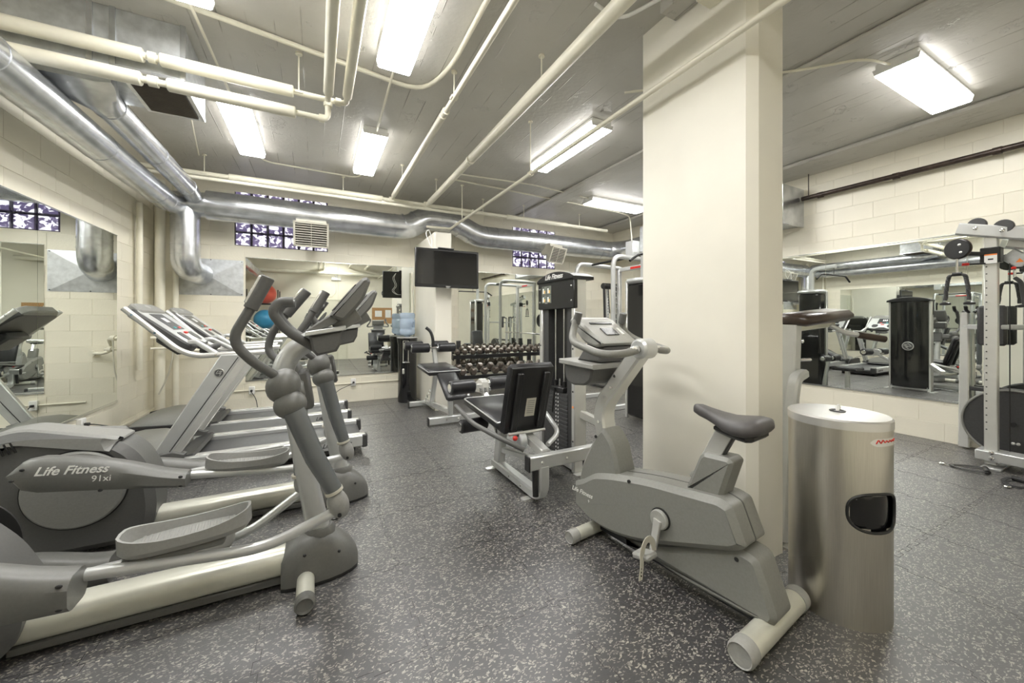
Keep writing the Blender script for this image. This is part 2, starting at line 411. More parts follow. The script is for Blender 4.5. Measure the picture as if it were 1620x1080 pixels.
    def ell(self, c, r, R=None, nu=16, nv=10):
        vs = [(0, 0, -1)]; fs = []
        for j in range(1, nv):
            ph = -PI / 2 + PI * j / nv
            for i in range(nu):
                t = 2 * PI * i / nu; vs.append((math.cos(ph) * math.cos(t), math.cos(ph) * math.sin(t), math.sin(ph)))
        vs.append((0, 0, 1)); last = len(vs) - 1
        for i in range(nu):
            fs.append((0, 1 + (i + 1) % nu, 1 + i)); fs.append((last, last - nu + i, last - nu + (i + 1) % nu))
        for j in range(nv - 2):
            for i in range(nu):
                a = 1 + j * nu + i; b = 1 + j * nu + (i + 1) % nu
                fs.append((a, b, b + nu, a + nu))
        rr = (r, r, r) if isinstance(r, (int, float)) else r
        M = Matrix.Translation(c) @ (R.to_4x4() if R is not None else Matrix.Identity(4)) @ Matrix.Diagonal((*rr, 1))
        return self.add(vs, fs, M)
    def loft(self, rings, cap=True):
        k = len(rings[0]); vs = []; fs = []
        for r in rings: vs += list(r)
        for i in range(len(rings) - 1):
            for j in range(k): fs.append((i * k + j, i * k + (j + 1) % k, (i + 1) * k + (j + 1) % k, (i + 1) * k + j))
        if cap: fs.append(tuple(range(k))[::-1]); fs.append(tuple(range((len(rings) - 1) * k, len(rings) * k)))
        return self.add(vs, fs)
    def build(self, name, m, parent=None, world=False, smooth=38, mods=None):
        off = Vector((0, 0, 0))
        if world and parent is not None:
            p = parent
            while p is not None: off += p.location; p = p.parent
        vs = [Vector(p) - off for p in self.v]; loc = Vector((0, 0, 0))
        if parent is None:
            xs = [p.x for p in vs]; ys = [p.y for p in vs]; zs = [p.z for p in vs]
            loc = Vector(((min(xs) + max(xs)) / 2, (min(ys) + max(ys)) / 2, min(zs))); vs = [p - loc for p in vs]
        me = bpy.data.meshes.new(name); me.from_pydata([tuple(p) for p in vs], [], self.f); me.update()
        fix_normals(me)
        me.materials.append(MATS[m])
        if smooth:
            me.shade_smooth(); me.set_sharp_from_angle(angle=math.radians(smooth))
        o = bpy.data.objects.new(name, me); C.objects.link(o); o.location = loc
        if parent is not None: o.parent = parent
        return o
import bmesh
def fix_normals(me):
    bm = bmesh.new(); bm.from_mesh(me); bmesh.ops.recalc_face_normals(bm, faces=bm.faces); bm.to_mesh(me); bm.free()
def tag(o, label, cat, group=None):
    o['label'] = label; o['category'] = cat
    if group: o['group'] = group
    return o
def struct(o): o['kind'] = 'structure'; return o
def thing(name, label, cat, loc=(0, 0, 0), rz=0.0, group=None):
    o = bpy.data.objects.new(name, None); C.objects.link(o); o.empty_display_size = 0.1
    o.location = loc; o.rotation_euler = (0, 0, rz)
    return tag(o, label, cat, group)
def dup(o, loc=None, rz=None, parent=None, label=None, group=None):
    c = o.copy(); C.objects.link(c)
    if parent is not None: c.parent = parent
    if loc is not None: c.location = loc
    if rz is not None: c.rotation_euler[2] = rz
    if label: c['label'] = label
    if group: c['group'] = group
    for ch in list(o.children): dup(ch, parent=c)
    return c
def text(name, body, size, M, m, parent=None, shear=0.0, bold=0.0, extrude=0.0006, align='CENTER'):
    cu = bpy.data.curves.new(name, 'FONT'); cu.body = body; cu.size = size; cu.shear = shear
    cu.extrude = extrude; cu.offset = bold; cu.align_x = align; cu.align_y = 'CENTER'; cu.resolution_u = 3
    t = bpy.data.objects.new(name, cu); C.objects.link(t)
    bpy.context.view_layer.update()
    me = bpy.data.meshes.new_from_object(t.evaluated_get(bpy.context.evaluated_depsgraph_get()))
    C.objects.unlink(t); bpy.data.objects.remove(t)
    me.name = name; me.transform(M); me.materials.clear(); me.materials.append(MATS[m])
    o = bpy.data.objects.new(name, me); C.objects.link(o)
    if parent is not None: o.parent = parent
    return o
def basis(o, ex, ey):
    ex = Vector(ex).normalized(); ey = Vector(ey); ez = ex.cross(ey).normalized(); ey = ez.cross(ex)
    M = Matrix((ex, ey, ez)).transposed().to_4x4(); M.translation = o; return M
RX = lambda a: Matrix.Rotation(a, 3, 'X')
RY = lambda a: Matrix.Rotation(a, 3, 'Y')
RZ = lambda a: Matrix.Rotation(a, 3, 'Z')

# ================================================================== THE ROOM
fl_ = struct(MB().bx(XL - 0.2, XR + 0.2, YF - 0.2, YB + 0.2, -0.12, 0.0).build('floor', 'speckled_rubber', smooth=0))
# interlocking joints between the rubber tiles
sm = MB(); TS = 0.61
def jigsaw(a, b_, fixed, along_x):
    pts = []; s = a; k = 0
    while s < b_:
        o = 0.012 if k % 2 else -0.012
        for q in (s, min(s + 0.06, b_)): pts.append((q, fixed + o, -0.0006) if along_x else (fixed + o, q, -0.0006))
        s += 0.06; k += 1
    sm.tube(pts, 0.0016, 4)
y = 0.92 - 2 * TS
while y < YB: jigsaw(XL, XR, y, True) if y > YF else None; y += TS
x = 0.40 - 3 * TS
while x < XR: jigsaw(YF, YB, x, False) if x > XL else None; x += TS
so = sm.build('tile_joints', 'dark_print', fl_, world=True, smooth=0); so['kind'] = 'stuff'
cl = struct(MB().bx(XL - 0.2, XR + 0.2, YF - 0.2, YB + 0.2, ZC, ZC + 0.2).build('ceiling', 'ceiling_paint', smooth=0))
# shallow dropped bands of the slab on the right
MB().bx(3.52, 3.88, YF, YB, ZC - 0.035, ZC, 0.02).build('slab_band', 'ceiling_paint', cl, world=True)
MB().bx(5.60, XR, YF, YB, ZC - 0.05, ZC, 0.03).build('slab_band', 'ceiling_paint', cl, world=True)

BW, BH = 0.406, 0.203
def block_mesh(w, name):
    """front of one concrete block, facing +Y of its own frame, edges eased"""
    d, e = 0.0045, 0.0022
    x, z = w / 2 - 0.0012, BH / 2 - 0.0012
    vs = [(sx * x, 0, sz * z) for sz in (-1, 1) for sx in (-1, 1)] + [(sx * x, d - e, sz * z) for sz in (-1, 1) for sx in (-1, 1)] \
       + [(sx * (x - e), d, sz * (z - e)) for sz in (-1, 1) for sx in (-1, 1)]
    fs = []
    for a in (0, 4):
        for i, j in ((0, 1), (1, 3), (3, 2), (2, 0)): fs.append((a + i, a + j, a + 4 + j, a + 4 + i))
    fs.append((8, 9, 11, 10))
    me = bpy.data.meshes.new(name); me.from_pydata(vs, [], fs); me.update(); fix_normals(me)
    me.materials.append(MATS['wall_paint']); return me
FULL, HALF = block_mesh(BW, 'block'), block_mesh(BW / 2, 'block')
def lay_blocks(wall, s0, s1, holes, place, zmax=ZC, lim=300):
    """running bond between s0 and s1; holes = rectangles (s0,s1,z0,z1) wholly hidden behind fittings"""
    n = 0; row = 0; z = BH / 2
    while z + BH / 2 < zmax + 0.05:
        s = s0 + (0 if row % 2 == 0 else -BW / 2)
        while s < s1 - 0.05:
            a, b = s, s + BW
            w = BW
            if a < s0 - 1e-6: a = s0; w = b - a
            if b > s1 + 0.02: b = s1; w = b - a
            c = (a + b) / 2
            hid = any(a > h[0] - 0.02 and b < h[1] + 0.02 and z - BH / 2 > h[2] - 0.02 and z + BH / 2 < h[3] + 0.02 for h in holes)
            cut = any(b > h[0] + 0.03 and a < h[1] - 0.03 and z + BH / 2 > h[2] + 0.03 and z - BH / 2 < h[3] - 0.03 for h in holes if len(h) > 4)
            if not hid and not cut and w > 0.08 and n < lim:
                me = FULL if w > BW - 0.01 else HALF
                o = bpy.data.objects.new('block', me); C.objects.link(o); o.parent = wall
                p, rz = place(c, z)
                o.location = Vector(p) - wall.location; o.rotation_euler[2] = rz
                if abs(w - (BW if me is FULL else BW / 2)) > 0.005: o.scale = (w / (BW if me is FULL else BW / 2), 1, 1)
                n += 1
            s += BW
        z += BH; row += 1
    return n
D = 0.0045   # depth of the block faces in front of the mortar slab
wl = struct(MB().bx(XL - 0.2, XL - D, YF - 0.2, YB + 0.2, 0, ZC).build('wall_left', 'wall_paint', smooth=0))
wr = struct(MB().bx(XR + D, XR + 0.2, YF - 0.2, YB + 0.2, 0, ZC).build('wall_right', 'wall_paint', smooth=0))
wf = struct(MB().bx(XL, XR, YF - 0.2, YF, 0, ZC).build('wall_front', 'wall_paint_jointed', smooth=0))
# back wall, with the two glass-block openings
W1 = (-1.065, 0.171, 2.455, 3.275); W2 = (3.54, 4.57, 2.445, 3.265)
b = MB(); y0, y1 = YB + D, YB + 0.2
for (x0, x1, z0, z1) in ((XL, W1[0], 0, ZC), (W1[0], W1[1], 0, W1[2]), (W1[0], W1[1], W1[3], ZC), (W1[1], W2[0], 0, ZC),
                         (W2[0], W2[1], 0, W2[2]), (W2[0], W2[1], W2[3], ZC), (W2[1], XR, 0, ZC)):
    b.bx(x0, x1, y0, y1, z0, z1)
wb = struct(b.build('wall_back', 'wall_paint', smooth=0))
lay_blocks(wb, XL, XR, [(-0.93, 1.56, MZ0, MZ1), (2.385, 4.88, MZ0, MZ1), W1 + (1,), W2 + (1,)], lambda s, z: ((s, YB + D, z), PI), lim=300)
lay_blocks(wl, 1.8, YB, [(0.34, 5.74, MZ0, MZ1)], lambda s, z: ((XL - D, s, z), -PI / 2), lim=300)
lay_blocks(wr, YF, YB, [(-0.9, 6.40, MZ0, MZ1)], lambda s, z: ((XR + D, s, z), PI / 2), lim=300)

# glass blocks
def glass_window(n, r, cols):
    x0, x1, z0, z1 = r
    w = struct(MB().bx(x0, x1, YB + 0.10, YB + 0.12, z0, z1).build('window_%d' % n, 'grating_dark', smooth=0))
    cw, ch = (x1 - x0) / cols, (z1 - z0) / 4
    me = None
    for j in range(4):
        for i in range(cols):
            c = ((x0 + x1) / 2 * 0 + x0 + (i + .5) * cw, YB + 0.05, z0 + (j + .5) * ch)
            if me is None:
                o = MB().box((0, 0, 0), (cw - 0.016, 0.09, ch - 0.016), None, 0.010).build('glass_block', 'glass_block', w, smooth=0); me = o.data
            else:
                o = bpy.data.objects.new('glass_block', me); C.objects.link(o); o.parent = w
            o.location = Vector(c) - w.location
    b = MB()
    b.bx(x0 - 0.01, x1 + 0.01, YB + 0.0, YB + 0.1, z0 - 0.012, z0 + 0.004)
    b.build('sill', 'wall_paint', w, world=True)
glass_window(1, W1, 6); glass_window(2, W2, 5)

# freestanding pillar and the stub wall that carries the television
def pier(name, x0, x1, ya, yb, z1, ch):
    poly = [(x0 + ch, ya), (x1 - 0.01, ya), (x1, ya + 0.01), (x1, yb), (x0 + 0.01, yb), (x0, yb - 0.01), (x0, ya + ch)]
    return struct(MB().prism(poly, 0, z1, 'xy').build(name, 'column_paint', smooth=20))
col = pier('column', 2.131, 2.42, 1.237, 2.04, ZC, 0.045)
MB().bx(1.98, 2.131, 1.35, 1.75, ZC - 0.10, ZC, 0.01).build('haunch', 'ceiling_paint', col, world=True)
MB().bx(2.00, 2.131, 1.40, 1.50, ZC - 0.20, ZC - 0.10, 0.006).build('junction_box', 'pipe_cream', col, world=True)
stub = pier('stub_wall', 1.58, 1.84, 5.57, YB, 2.68, 0.012)
# low footing that runs along the foot of the left wall
struct(MB().bx(XL, XL + 0.035, 1.5, YB, 0, 0.17, 0.008).build('baseboard_left', 'wall_paint'))

# mirrors
def mirror(label, axis, at, n, edges):
    t = thing('wall_mirror', label, 'mirror', (at if axis == 'x' else (edges[0] + edges[-1]) / 2, (edges[0] + edges[-1]) / 2 if axis == 'x' else at, MZ0))
    for a, b_ in zip(edges[:-1], edges[1:]):
        g = 0.0015
        m = MB()
        if axis == 'x': m.bx(at, at + n * 0.006, a + g, b_ - g, MZ0, MZ1)
        else: m.bx(a + g, b_ - g, at, at + n * 0.006, MZ0, MZ1)
        m.build('mirror_panel', 'mirror', t, world=True, smooth=0)
    m = MB(); e0, e1 = edges[0], edges[-1]
    if axis == 'x':
        m.bx(at, at + n * 0.012, e0, e1, MZ0 - 0.014, MZ0 + 0.006)
    else:
        m.bx(e0, e1, at, at + n * 0.012, MZ0 - 0.014, MZ0 + 0.006)
    m.build('bottom_channel', 'mirror_trim', t, world=True)
    m = MB()
    if axis == 'x': m.bx(at, at + n * 0.009, e0, e1, MZ1 - 0.004, MZ1 + 0.006)
    else: m.bx(e0, e1, at, at + n * 0.009, MZ1 - 0.004, MZ1 + 0.006)
    m.build('top_channel', 'mirror_trim', t, world=True)
mirror('tall wall mirror beside the treadmill consoles on the left wall', 'x', XL, 1, [0.34, 1.69, 3.04, 4.39, 5.74])
mirror('wall mirror below the wide glass-block window behind the treadmills', 'y', YB, -1, [-0.93, 0.32, 1.56])
mirror('wall mirror behind the dumbbell rack', 'y', YB, -1, [2.385, 3.63, 4.87])
mirror('long wall mirror below the black pipe, behind the cable tower', 'x', XR, -1, [-0.4, 0.10, 1.37, 2.64, 3.91, 5.18, 6.40])

# ================================================================== LIGHT FITTINGS
def ceiling_light(x0, x1, y0, y1, label, group=None, z=ZC, lens='lamp_lens'):
    t = thing('ceiling_light', label, 'light', ((x0 + x1) / 2, (y0 + y1) / 2, z - 0.10), 0, group)
    along_x = (x1 - x0) > (y1 - y0)
    MB().bx(x0 + .012, x1 - .012, y0 + .012, y1 - .012, z - 0.045, z, 0.006).build('housing', 'white_enamel', t, world=True)
    # wrap-around prismatic lens: shallow trapezoid
    ax = 'yz' if along_x else 'xz'
    s0, s1 = (y0, y1) if along_x else (x0, x1); e0, e1 = (x0, x1) if along_x else (y0, y1)
    poly = [(s0, z - 0.045), (s0 + 0.012, z - 0.090), (s1 - 0.012, z - 0.090), (s1, z - 0.045)]
    MB().prism(poly, e0 + 0.01, e1 - 0.01, ax).build('lens_sides', 'lamp_lens_side', t, world=True)
    MB().prism([(s0 + 0.010, z - 0.091), (s0 + 0.022, z - 0.10), (s1 - 0.022, z - 0.10), (s1 - 0.010, z - 0.091)], e0 + 0.012, e1 - 0.012, ax).build('lens', lens, t, world=True)
    for a in (e0, e1 - 0.01): MB().prism(poly, a, a + 0.01, ax).build('end_plate', 'white_enamel', t, world=True)
    return t
ceiling_light(0.42, 0.69, 1.90, 3.14, 'white fluorescent light inside the loop of white conduit on the ceiling')
ceiling_light(0.44, 0.71, 4.30, 5.54, 'white fluorescent light between the aisle pipe and the treadmill lights, above the far elliptical')
ceiling_light(-0.82, -0.55, 4.30, 5.54, 'white fluorescent light above the treadmill consoles, beside the return grille')
ceiling_light(-0.85, -0.58, 1.82, 3.06, 'white fluorescent light above the near elliptical, next to the two thick pipes')
ceiling_light(0.42, 0.69, -0.50, 0.74, 'added fluorescent light above the door behind the camera, evening out the room light')  # unseen fitting, added to even out the room light
ceiling_light(2.50, 2.78, 3.06, 4.34, 'long fluorescent ceiling light crossed by the thin pipe, left of the pillar')
ceiling_light(4.08, 5.32, 4.98, 5.25, 'fluorescent ceiling light above the power rack, lying across the room')
ceiling_light(4.06, 5.30, 1.13, 1.41, 'wide fluorescent ceiling light among flaking paint, right of the pillar')
ceiling_light(4.06, 5.30, 3.05, 3.32, 'added fluorescent ceiling light above the lat pulldown, evening out the light behind the pillar')  # hidden extra fitting, put in to balance the light on this side
# ================================================================== DUCTS AND PIPES
def ring(mb, c, axis, r, w=0.012, t=0.006, n=28):
    a = Vector(c) - Vector(axis).normalized() * w / 2; b_ = Vector(c) + Vector(axis).normalized() * w / 2
    return mb.cyl(a, b_, r + t, n)
# long round duct on the back wall with its up-and-over jog
t = thing('round_duct', 'large galvanised round duct along the back wall, stepping up above the television', 'duct', (2, 6.42, 2.72))
zc, yc, R = 2.90, 6.42, 0.195
path = fillet([(-1.30, yc, zc), (1.36, yc, zc), (1.66, yc, zc + 0.19), (2.12, yc, zc + 0.19), (2.62, yc, zc - 0.02), (5.55, yc, zc - 0.02)], 0.12, 4)
MB().tube(path, R, 28).build('duct_run', 'galvanised', t, world=True, smooth=50)
MB().tube(fillet([(5.45, yc, zc - 0.02), (5.75, yc, zc - 0.02), (5.92, yc - 0.25, zc - 0.02), (5.92, 5.55, zc - 0.02)], 0.18, 5), R * 0.98, 26).build('duct_return', 'galvanised', t, world=True, smooth=50)
for c, ax in (((-0.95, yc, zc), (1, 0, 0)), ((0.62, yc, zc), (1, 0, 0)), ((1.14, yc, zc), (1, 0, 0)), ((1.30, yc, zc + 0.02), (1, 0, .25)), ((1.50, yc, zc + 0.10), (1, 0, .63)),
              ((1.72, yc, zc + 0.19), (1, 0, .1)), ((1.90, yc, zc + 0.19), (1, 0, 0)), ((2.08, yc, zc + 0.18), (1, 0, 0)), ((2.28, yc, zc + 0.11), (1, 0, -.43)), ((2.48, yc, zc + 0.03), (1, 0, -.43)), ((2.75, yc, zc - 0.02), (1, 0, 0)), ((2.95, yc, zc - 0.02), (1, 0, 0)), ((5.42, yc, zc - 0.02), (1, 0, 0))):
    ring(MB(), c, ax, R, 0.014, 0.005).build('seam_band', 'galvanised', t, world=True)
def register(cx, w, h, rot, cz, yface, label):
    g = thing('air_register', label, 'vent', (cx, yface, cz - h / 2), rot)
    tilt = RX(math.radians(22))
    f = MB()
    for (a, b_, c_, d_) in ((-w / 2, w / 2, h / 2 - 0.025, h / 2), (-w / 2, w / 2, -h / 2, -h / 2 + 0.025), (-w / 2, -w / 2 + 0.025, -h / 2, h / 2), (w / 2 - 0.025, w / 2, -h / 2, h / 2)):
        f.box(tilt @ V((a + b_) / 2, 0, (c_ + d_) / 2) + V(0, 0, h / 2), (b_ - a, 0.022, d_ - c_), tilt)
    f.build('frame', 'louver', g)
    MB().box(tilt @ V(0, 0.05, 0) + V(0, 0, h / 2), (w - 0.04, 0.08, h - 0.03), tilt).build('neck', 'louver', g)
    MB().bx(-w / 2 + 0.03, w / 2 - 0.03, 0.03, 0.26, h * 0.55, h * 0.55 + 0.20, 0.004).build('boot', 'louver', g)
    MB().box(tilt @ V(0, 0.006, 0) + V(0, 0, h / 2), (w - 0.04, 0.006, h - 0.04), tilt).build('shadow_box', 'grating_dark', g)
    n = 9
    for i in range(n):
        z = -h / 2 + 0.03 + (h - 0.06) * (i + .5) / n
        MB().box(tilt @ V(0, -0.002, z) + V(0, 0, h / 2), (w - 0.05, 0.010, 0.004), tilt @ RX(0.5)).build('blade', 'louver', g)
    MB().box(tilt @ V(0, -0.006, 0) + V(0, 0, h / 2), (0.006, 0.008, h - 0.05), tilt).build('mullion', 'louver', g)
register(-0.06, 0.45, 0.36, 0.0, 2.58, 6.15, 'cream supply register on the duct in front of the wide glass-block window')
register(4.18, 0.44, 0.32, 0.30, 2.62, 6.15, 'tilted supply register on the duct beside the small glass-block window')
# corner drop
t = thing('corner_duct', 'galvanised duct junction dropping to the wall plate in the left corner', 'duct', (-1.50, 6.42, 1.75))
MB().tube([(-1.66, yc, 2.89), (-1.24, yc, 2.90)], [0.15, 0.17], 24).build('tee', 'galvanised', t, world=True, smooth=50)
MB().tube(fillet([(-1.53, yc, 2.85), (-1.53, yc, 2.05), (-1.45, YB - 0.05, 2.0)], 0.16, 6), 0.155, 26).build('drop', 'galvanised', t, world=True, smooth=50)
for z in (2.72, 2.34, 2.22): ring(MB(), (-1.53, yc, z), (0, 0, 1), 0.155, 0.012, 0.004).build('seam_band', 'galvanised', t, world=True)
# pyramid wall plate
pl = thing('metal_wall_plate', 'square galvanised plate with folded creases behind the duct elbow', 'plate', (-1.32, YB, 1.715))
x0, x1, z0, z1, yy = -1.726, -0.955, 1.715, 2.235, YB - 0.004
m = MB(); m.add([(x0, yy, z0), (x1, yy, z0), (x1, yy, z1), (x0, yy, z1), ((x0 + x1) / 2, yy - 0.035, (z0 + z1) / 2)], [(0, 1, 4), (1, 2, 4), (2, 3, 4), (3, 0, 4), (0, 3, 2, 1)])
m.build('plate', 'galvanised_dull', pl, world=True, smooth=0)
for (x, z) in ((x0 + .02, z0 + .02), (x1 - .02, z0 + .02), (x1 - .02, z1 - .02), (x0 + .02, z1 - .02), ((x0 + x1) / 2, z0 + .012), ((x0 + x1) / 2, z1 - .012)):
    MB().cyl((x, yy + .002, z), (x, yy - 0.008, z), 0.007, 8).build('screw', 'charcoal', pl, world=True)
# left-wall duct
t = thing('round_duct', 'bright galvanised duct running along the left wall above the mirror', 'duct', (-1.60, 3, 2.67))
MB().tube(fillet([(-1.60, YF + 0.02, 2.795), (-1.60, 6.0, 2.795), (-1.60, 6.32, 2.86), (-1.52, 6.42, 2.89)], 0.14, 5), 0.122, 26).build('duct_run', 'galvanised', t, world=True, smooth=50)
for y in (0.6, 1.85, 3.1, 4.35, 5.6, 5.9): ring(MB(), (-1.60, y, 2.795), (0, 1, 0), 0.122, 0.012, 0.003).build('seam_band', 'galvanised', t, world=True)
# plenum with return grille, funnel and upper duct
t = thing('air_plenum', 'sheet-metal ceiling plenum with a dark return grille and funnel outlet', 'air handler', (-1.2, 3.7, 2.85))
MB().bx(-1.93, -0.835, 3.47, 4.05, 3.05, ZC, 0.004).build('box', 'galvanised_dull', t, world=True)
for x in (-1.93, -1.33, -1.22, -0.855): MB().bx(x, x + 0.03, 3.458, 3.474, 3.05, ZC).build('corner_strip', 'galvanised', t, world=True)
MB().bx(-1.20, -0.835, 3.45, 4.06, 3.035, 3.055).build('grille_frame', 'galvanised', t, world=True)
gb = MB().bx(-1.165, -0.87, 3.50, 4.01, 3.028, 3.04).build('grille', 'grating_dark', t, world=True)
for i in range(30):
    y = 3.51 + i * 0.0166
    MB().bx(-1.165, -0.87, y, y + 0.006, 3.020, 3.030).build('blade', 'dark_blade', gb, world=True)
rg = []
for k in range(9):
    f = k / 8; ring_ = []
    for j in range(28):
        a = 2 * PI * j / 28; ca, sa = math.cos(a), math.sin(a)
        sq = 1 / max(abs(ca), abs(sa)); w = f * f * (3 - 2 * f)
        rx = 0.34 * sq * ca * (1 - w) + 0.10 * ca * w; rz = 0.07 * sq * sa * (1 - w) + 0.10 * sa * w
        ring_.append((-1.56 + 0.16 * w + rx, 3.49 + 0.46 * f, 3.00 + rz - 0.02 * w))
    rg.append(ring_)
MB().loft(rg).build('funnel', 'galvanised', t, world=True, smooth=50)
MB().tube(fillet([(-1.40, 3.92, 2.98), (-1.40, 6.0, 2.98), (-1.42, 6.24, 2.97)], 0.12, 5), 0.10, 22).build('outlet_duct', 'galvanised', t, world=True, smooth=50)
for y in (3.97, 4.9, 5.9): ring(MB(), (-1.40, y, 2.98), (0, 1, 0), 0.10, 0.016, 0.005).build('seam_band', 'galvanised', t, world=True)
# rectangular duct stub on the right wall
t = thing('square_duct', 'boxy galvanised duct end on the right wall behind the pillar', 'duct', (5.85, 3.3, 2.68))
MB().bx(5.68, XR - 0.005, 2.92, 5.5, 2.70, 3.20, 0.006).build('box', 'galvanised_dull', t, world=True)
MB().bx(5.66, XR - 0.005, 2.90, 2.93, 2.68, 3.22, 0.004).build('flange', 'galvanised', t, world=True)

def pipe(label, pts, r, m='pipe_cream', fr=0.09, hang=(), coup=(), name='ceiling_pipe', cat='pipe', sleeve=()):
    P = [Vector(p) for p in pts]; c = sum(P, Vector()) / len(P)
    t = thing(name, label, cat, (c.x, c.y, min(p.z for p in P) - r))
    MB().tube(fillet(pts, fr, 5) if len(pts) > 2 else pts, r, 14).build('pipe_run', m, t, world=True, smooth=50)
    for (x, y, z) in hang:
        MB().cyl((x, y, z), (x, y, ZC), 0.006, 8).build('hanger_rod', m, t, world=True)
        MB().cyl((x, y, ZC - 0.012), (x, y, ZC), 0.025, 10).build('hanger_plate', m, t, world=True)
        d = 0.012
        MB().box((x, y, z), (2 * r + 0.016, 2 * r + 0.016, 0.022), None, 0.004).build('clamp', m, t, world=True)
    for (p, ax, rr, w) in coup:
        ring(MB(), p, ax, rr, w, 0.0, 14).build('coupling', m, t, world=True)
    for (a, b_, rr) in sleeve:
        MB().cyl(a, b_, rr, 16, 0.006).build('insulation', m, t, world=True)
    return t
Y3 = 3.40
pipe('thick cream pipe crossing below the plenum, the upper of two', [(XL + 0.02, Y3, 3.13), (0.22, Y3, 3.13), (0.22, YF + 0.02, 3.13)], 0.022, fr=0.05,
     hang=((-0.12, Y3, 3.13),), coup=[((-0.985, Y3, 3.13), (1, 0, 0), 0.036, 0.04), ((0.16, Y3, 3.13), (1, 0, 0), 0.032, 0.04)],
     sleeve=(((XL + .03, Y3, 3.13), (-1.03, Y3, 3.13), 0.045), ((-0.945, Y3, 3.13), (-0.155, Y3, 3.13), 0.043), ((0.22, 3.28, 3.13), (0.22, YF + .03, 3.13), 0.036)))
pipe('thick cream pipe crossing below the plenum, the lower of two', [(XL + 0.02, Y3, 2.97), (0.085, Y3, 2.97), (0.085, Y3, 3.12), (0.085, YF + 0.02, 3.12)], 0.022, fr=0.05,
     coup=[((-0.98, Y3, 2.97), (1, 0, 0), 0.036, 0.05), ((0.04, Y3, 2.97), (1, 0, 0), 0.032, 0.04), ((0.085, Y3, 3.09), (0, 0, 1), 0.032, 0.03)],
     sleeve=(((XL + .03, Y3, 2.97), (-1.04, Y3, 2.97), 0.045), ((-0.907, Y3, 2.97), (-0.14, Y3, 2.97), 0.043), ((0.085, 3.28, 3.12), (0.085, YF + .03, 3.12), 0.036)))
pipe('cream pipe along the aisle ceiling with a thin bare middle', [(1.03, YF + 0.02, 3.22), (1.03, 5.98, 3.22)], 0.022,
     hang=((1.03, 3.05, 3.22), (1.03, 5.2, 3.22)), coup=[((1.03, 3.3, 3.22), (0, 1, 0), 0.034, 0.05)], sleeve=(((1.03, 3.36, 3.22), (1.03, 5.85, 3.22), 0.034),))
pipe('thick insulated cream pipe along the ceiling beside the long light', [(1.58, YF + 0.02, 3.20), (1.58, 6.0, 3.20)], 0.03,
     hang=((1.58, 2.55, 3.20), (1.58, 5.5, 3.20)), coup=[((1.58, 4.1, 3.20), (0, 1, 0), 0.052, 0.04)], sleeve=(((1.58, YF + .03, 3.20), (1.58, 4.05, 3.20), 0.05), ((1.58, 4.15, 3.20), (1.58, 5.85, 3.20), 0.042)))
pipe('thin cream sprinkler pipe passing close to the pillar', [(2.00, YF + 0.02, 2.89), (2.00, 6.12, 2.89), (1.60, 6.14, 2.885)], 0.019, fr=0.04,
     hang=((2.00, 3.45, 2.89), (2.00, 5.55, 2.89)), coup=[((2.0, 3.45, 2.89), (0, 1, 0), 0.028, 0.05)])
pipe('cream header pipe along the back of the ceiling', [(-1.86, 6.02, 3.20), (5.3, 6.02, 3.19)], 0.030,
     hang=((-1.25, 6.02, 3.20), (0.35, 6.02, 3.20), (2.55, 6.02, 3.19), (3.35, 6.02, 3.19), (4.6, 6.02, 3.19)),
     coup=[((1.03, 6.02, 3.2), (1, 0, 0), 0.045, 0.08), ((1.58, 6.02, 3.2), (1, 0, 0), 0.05, 0.1)], sleeve=(((-1.0, 6.02, 3.2), (0.9, 6.02, 3.2), 0.043), ((3.0, 6.02, 3.19), (4.3, 6.02, 3.19), 0.042)))
pipe('thinner cream pipe running just under the header pipe', [(-1.86, 5.94, 3.12), (2.30, 5.94, 3.11), (2.34, 5.94, 3.2)], 0.022, fr=0.03, coup=[((0.9, 5.94, 3.115), (1, 0, 0), 0.032, 0.05)])
pipe('black iron pipe with couplings along the top of the right wall', [(XR - 0.10, YF + 0.02, 3.06), (XR - 0.10, 2.88, 3.065)], 0.030, m='pipe_black', name='wall_pipe',
     hang=((XR - 0.10, 2.80, 3.06),), coup=[((XR - 0.10, y, 3.06), (0, 1, 0), 0.038, 0.06) for y in (0.4, 1.15, 1.9, 2.66)])
# corner risers
for (x, y, z0, z1, r, lb) in ((-1.90, 6.16, 0.75, 2.78, 0.03, 'slim cream riser pipe on the left wall beside the corner'), (-1.83, 6.58, 0.0, 3.2, 0.052, 'fat cream riser pipe in the room corner'),
                              (-1.70, 6.69, 0.0, 3.2, 0.036, 'medium cream riser pipe between the corner and the wall plate'), (1.50, 6.74, 0.0, 2.2, 0.016, 'thin cream conduit riser beside the stub wall')):
    pipe(lb, [(x, y, z0), (x, y, z1)], r, name='riser_pipe')
vp_ = pipe('short cream valve pipework with a bent outlet behind the treadmill console', [(-1.88, 6.42, 1.13), (-1.60, 6.55, 1.13), (-1.60, 6.68, 0.98), (-1.50, 6.72, 0.93), (-1.36, 6.79, 0.93)], 0.020, name='valve_pipe', fr=0.05,
     coup=[((-1.66, 6.52, 1.13), (1, .4, 0), 0.034, 0.05), ((-1.37, 6.78, 0.93), (0, 1, 0), 0.036, 0.04)])
pipe('cream valve pipe with a round body above the bent outlet', [(-1.88, 6.42, 0.99), (-1.56, 6.58, 0.99)], 0.016, name='valve_pipe', coup=[((-1.62, 6.55, 0.99), (1, .5, 0), 0.032, 0.05)])
MB().tube(fillet([(-1.66, 6.50, 1.12), (-1.68, 6.46, 0.8), (-1.72, 6.44, 0.6), (-1.80, 6.42, 0.40)], 0.1, 5), 0.008, 8).build('loose_cable', 'louver', vp_, world=True)

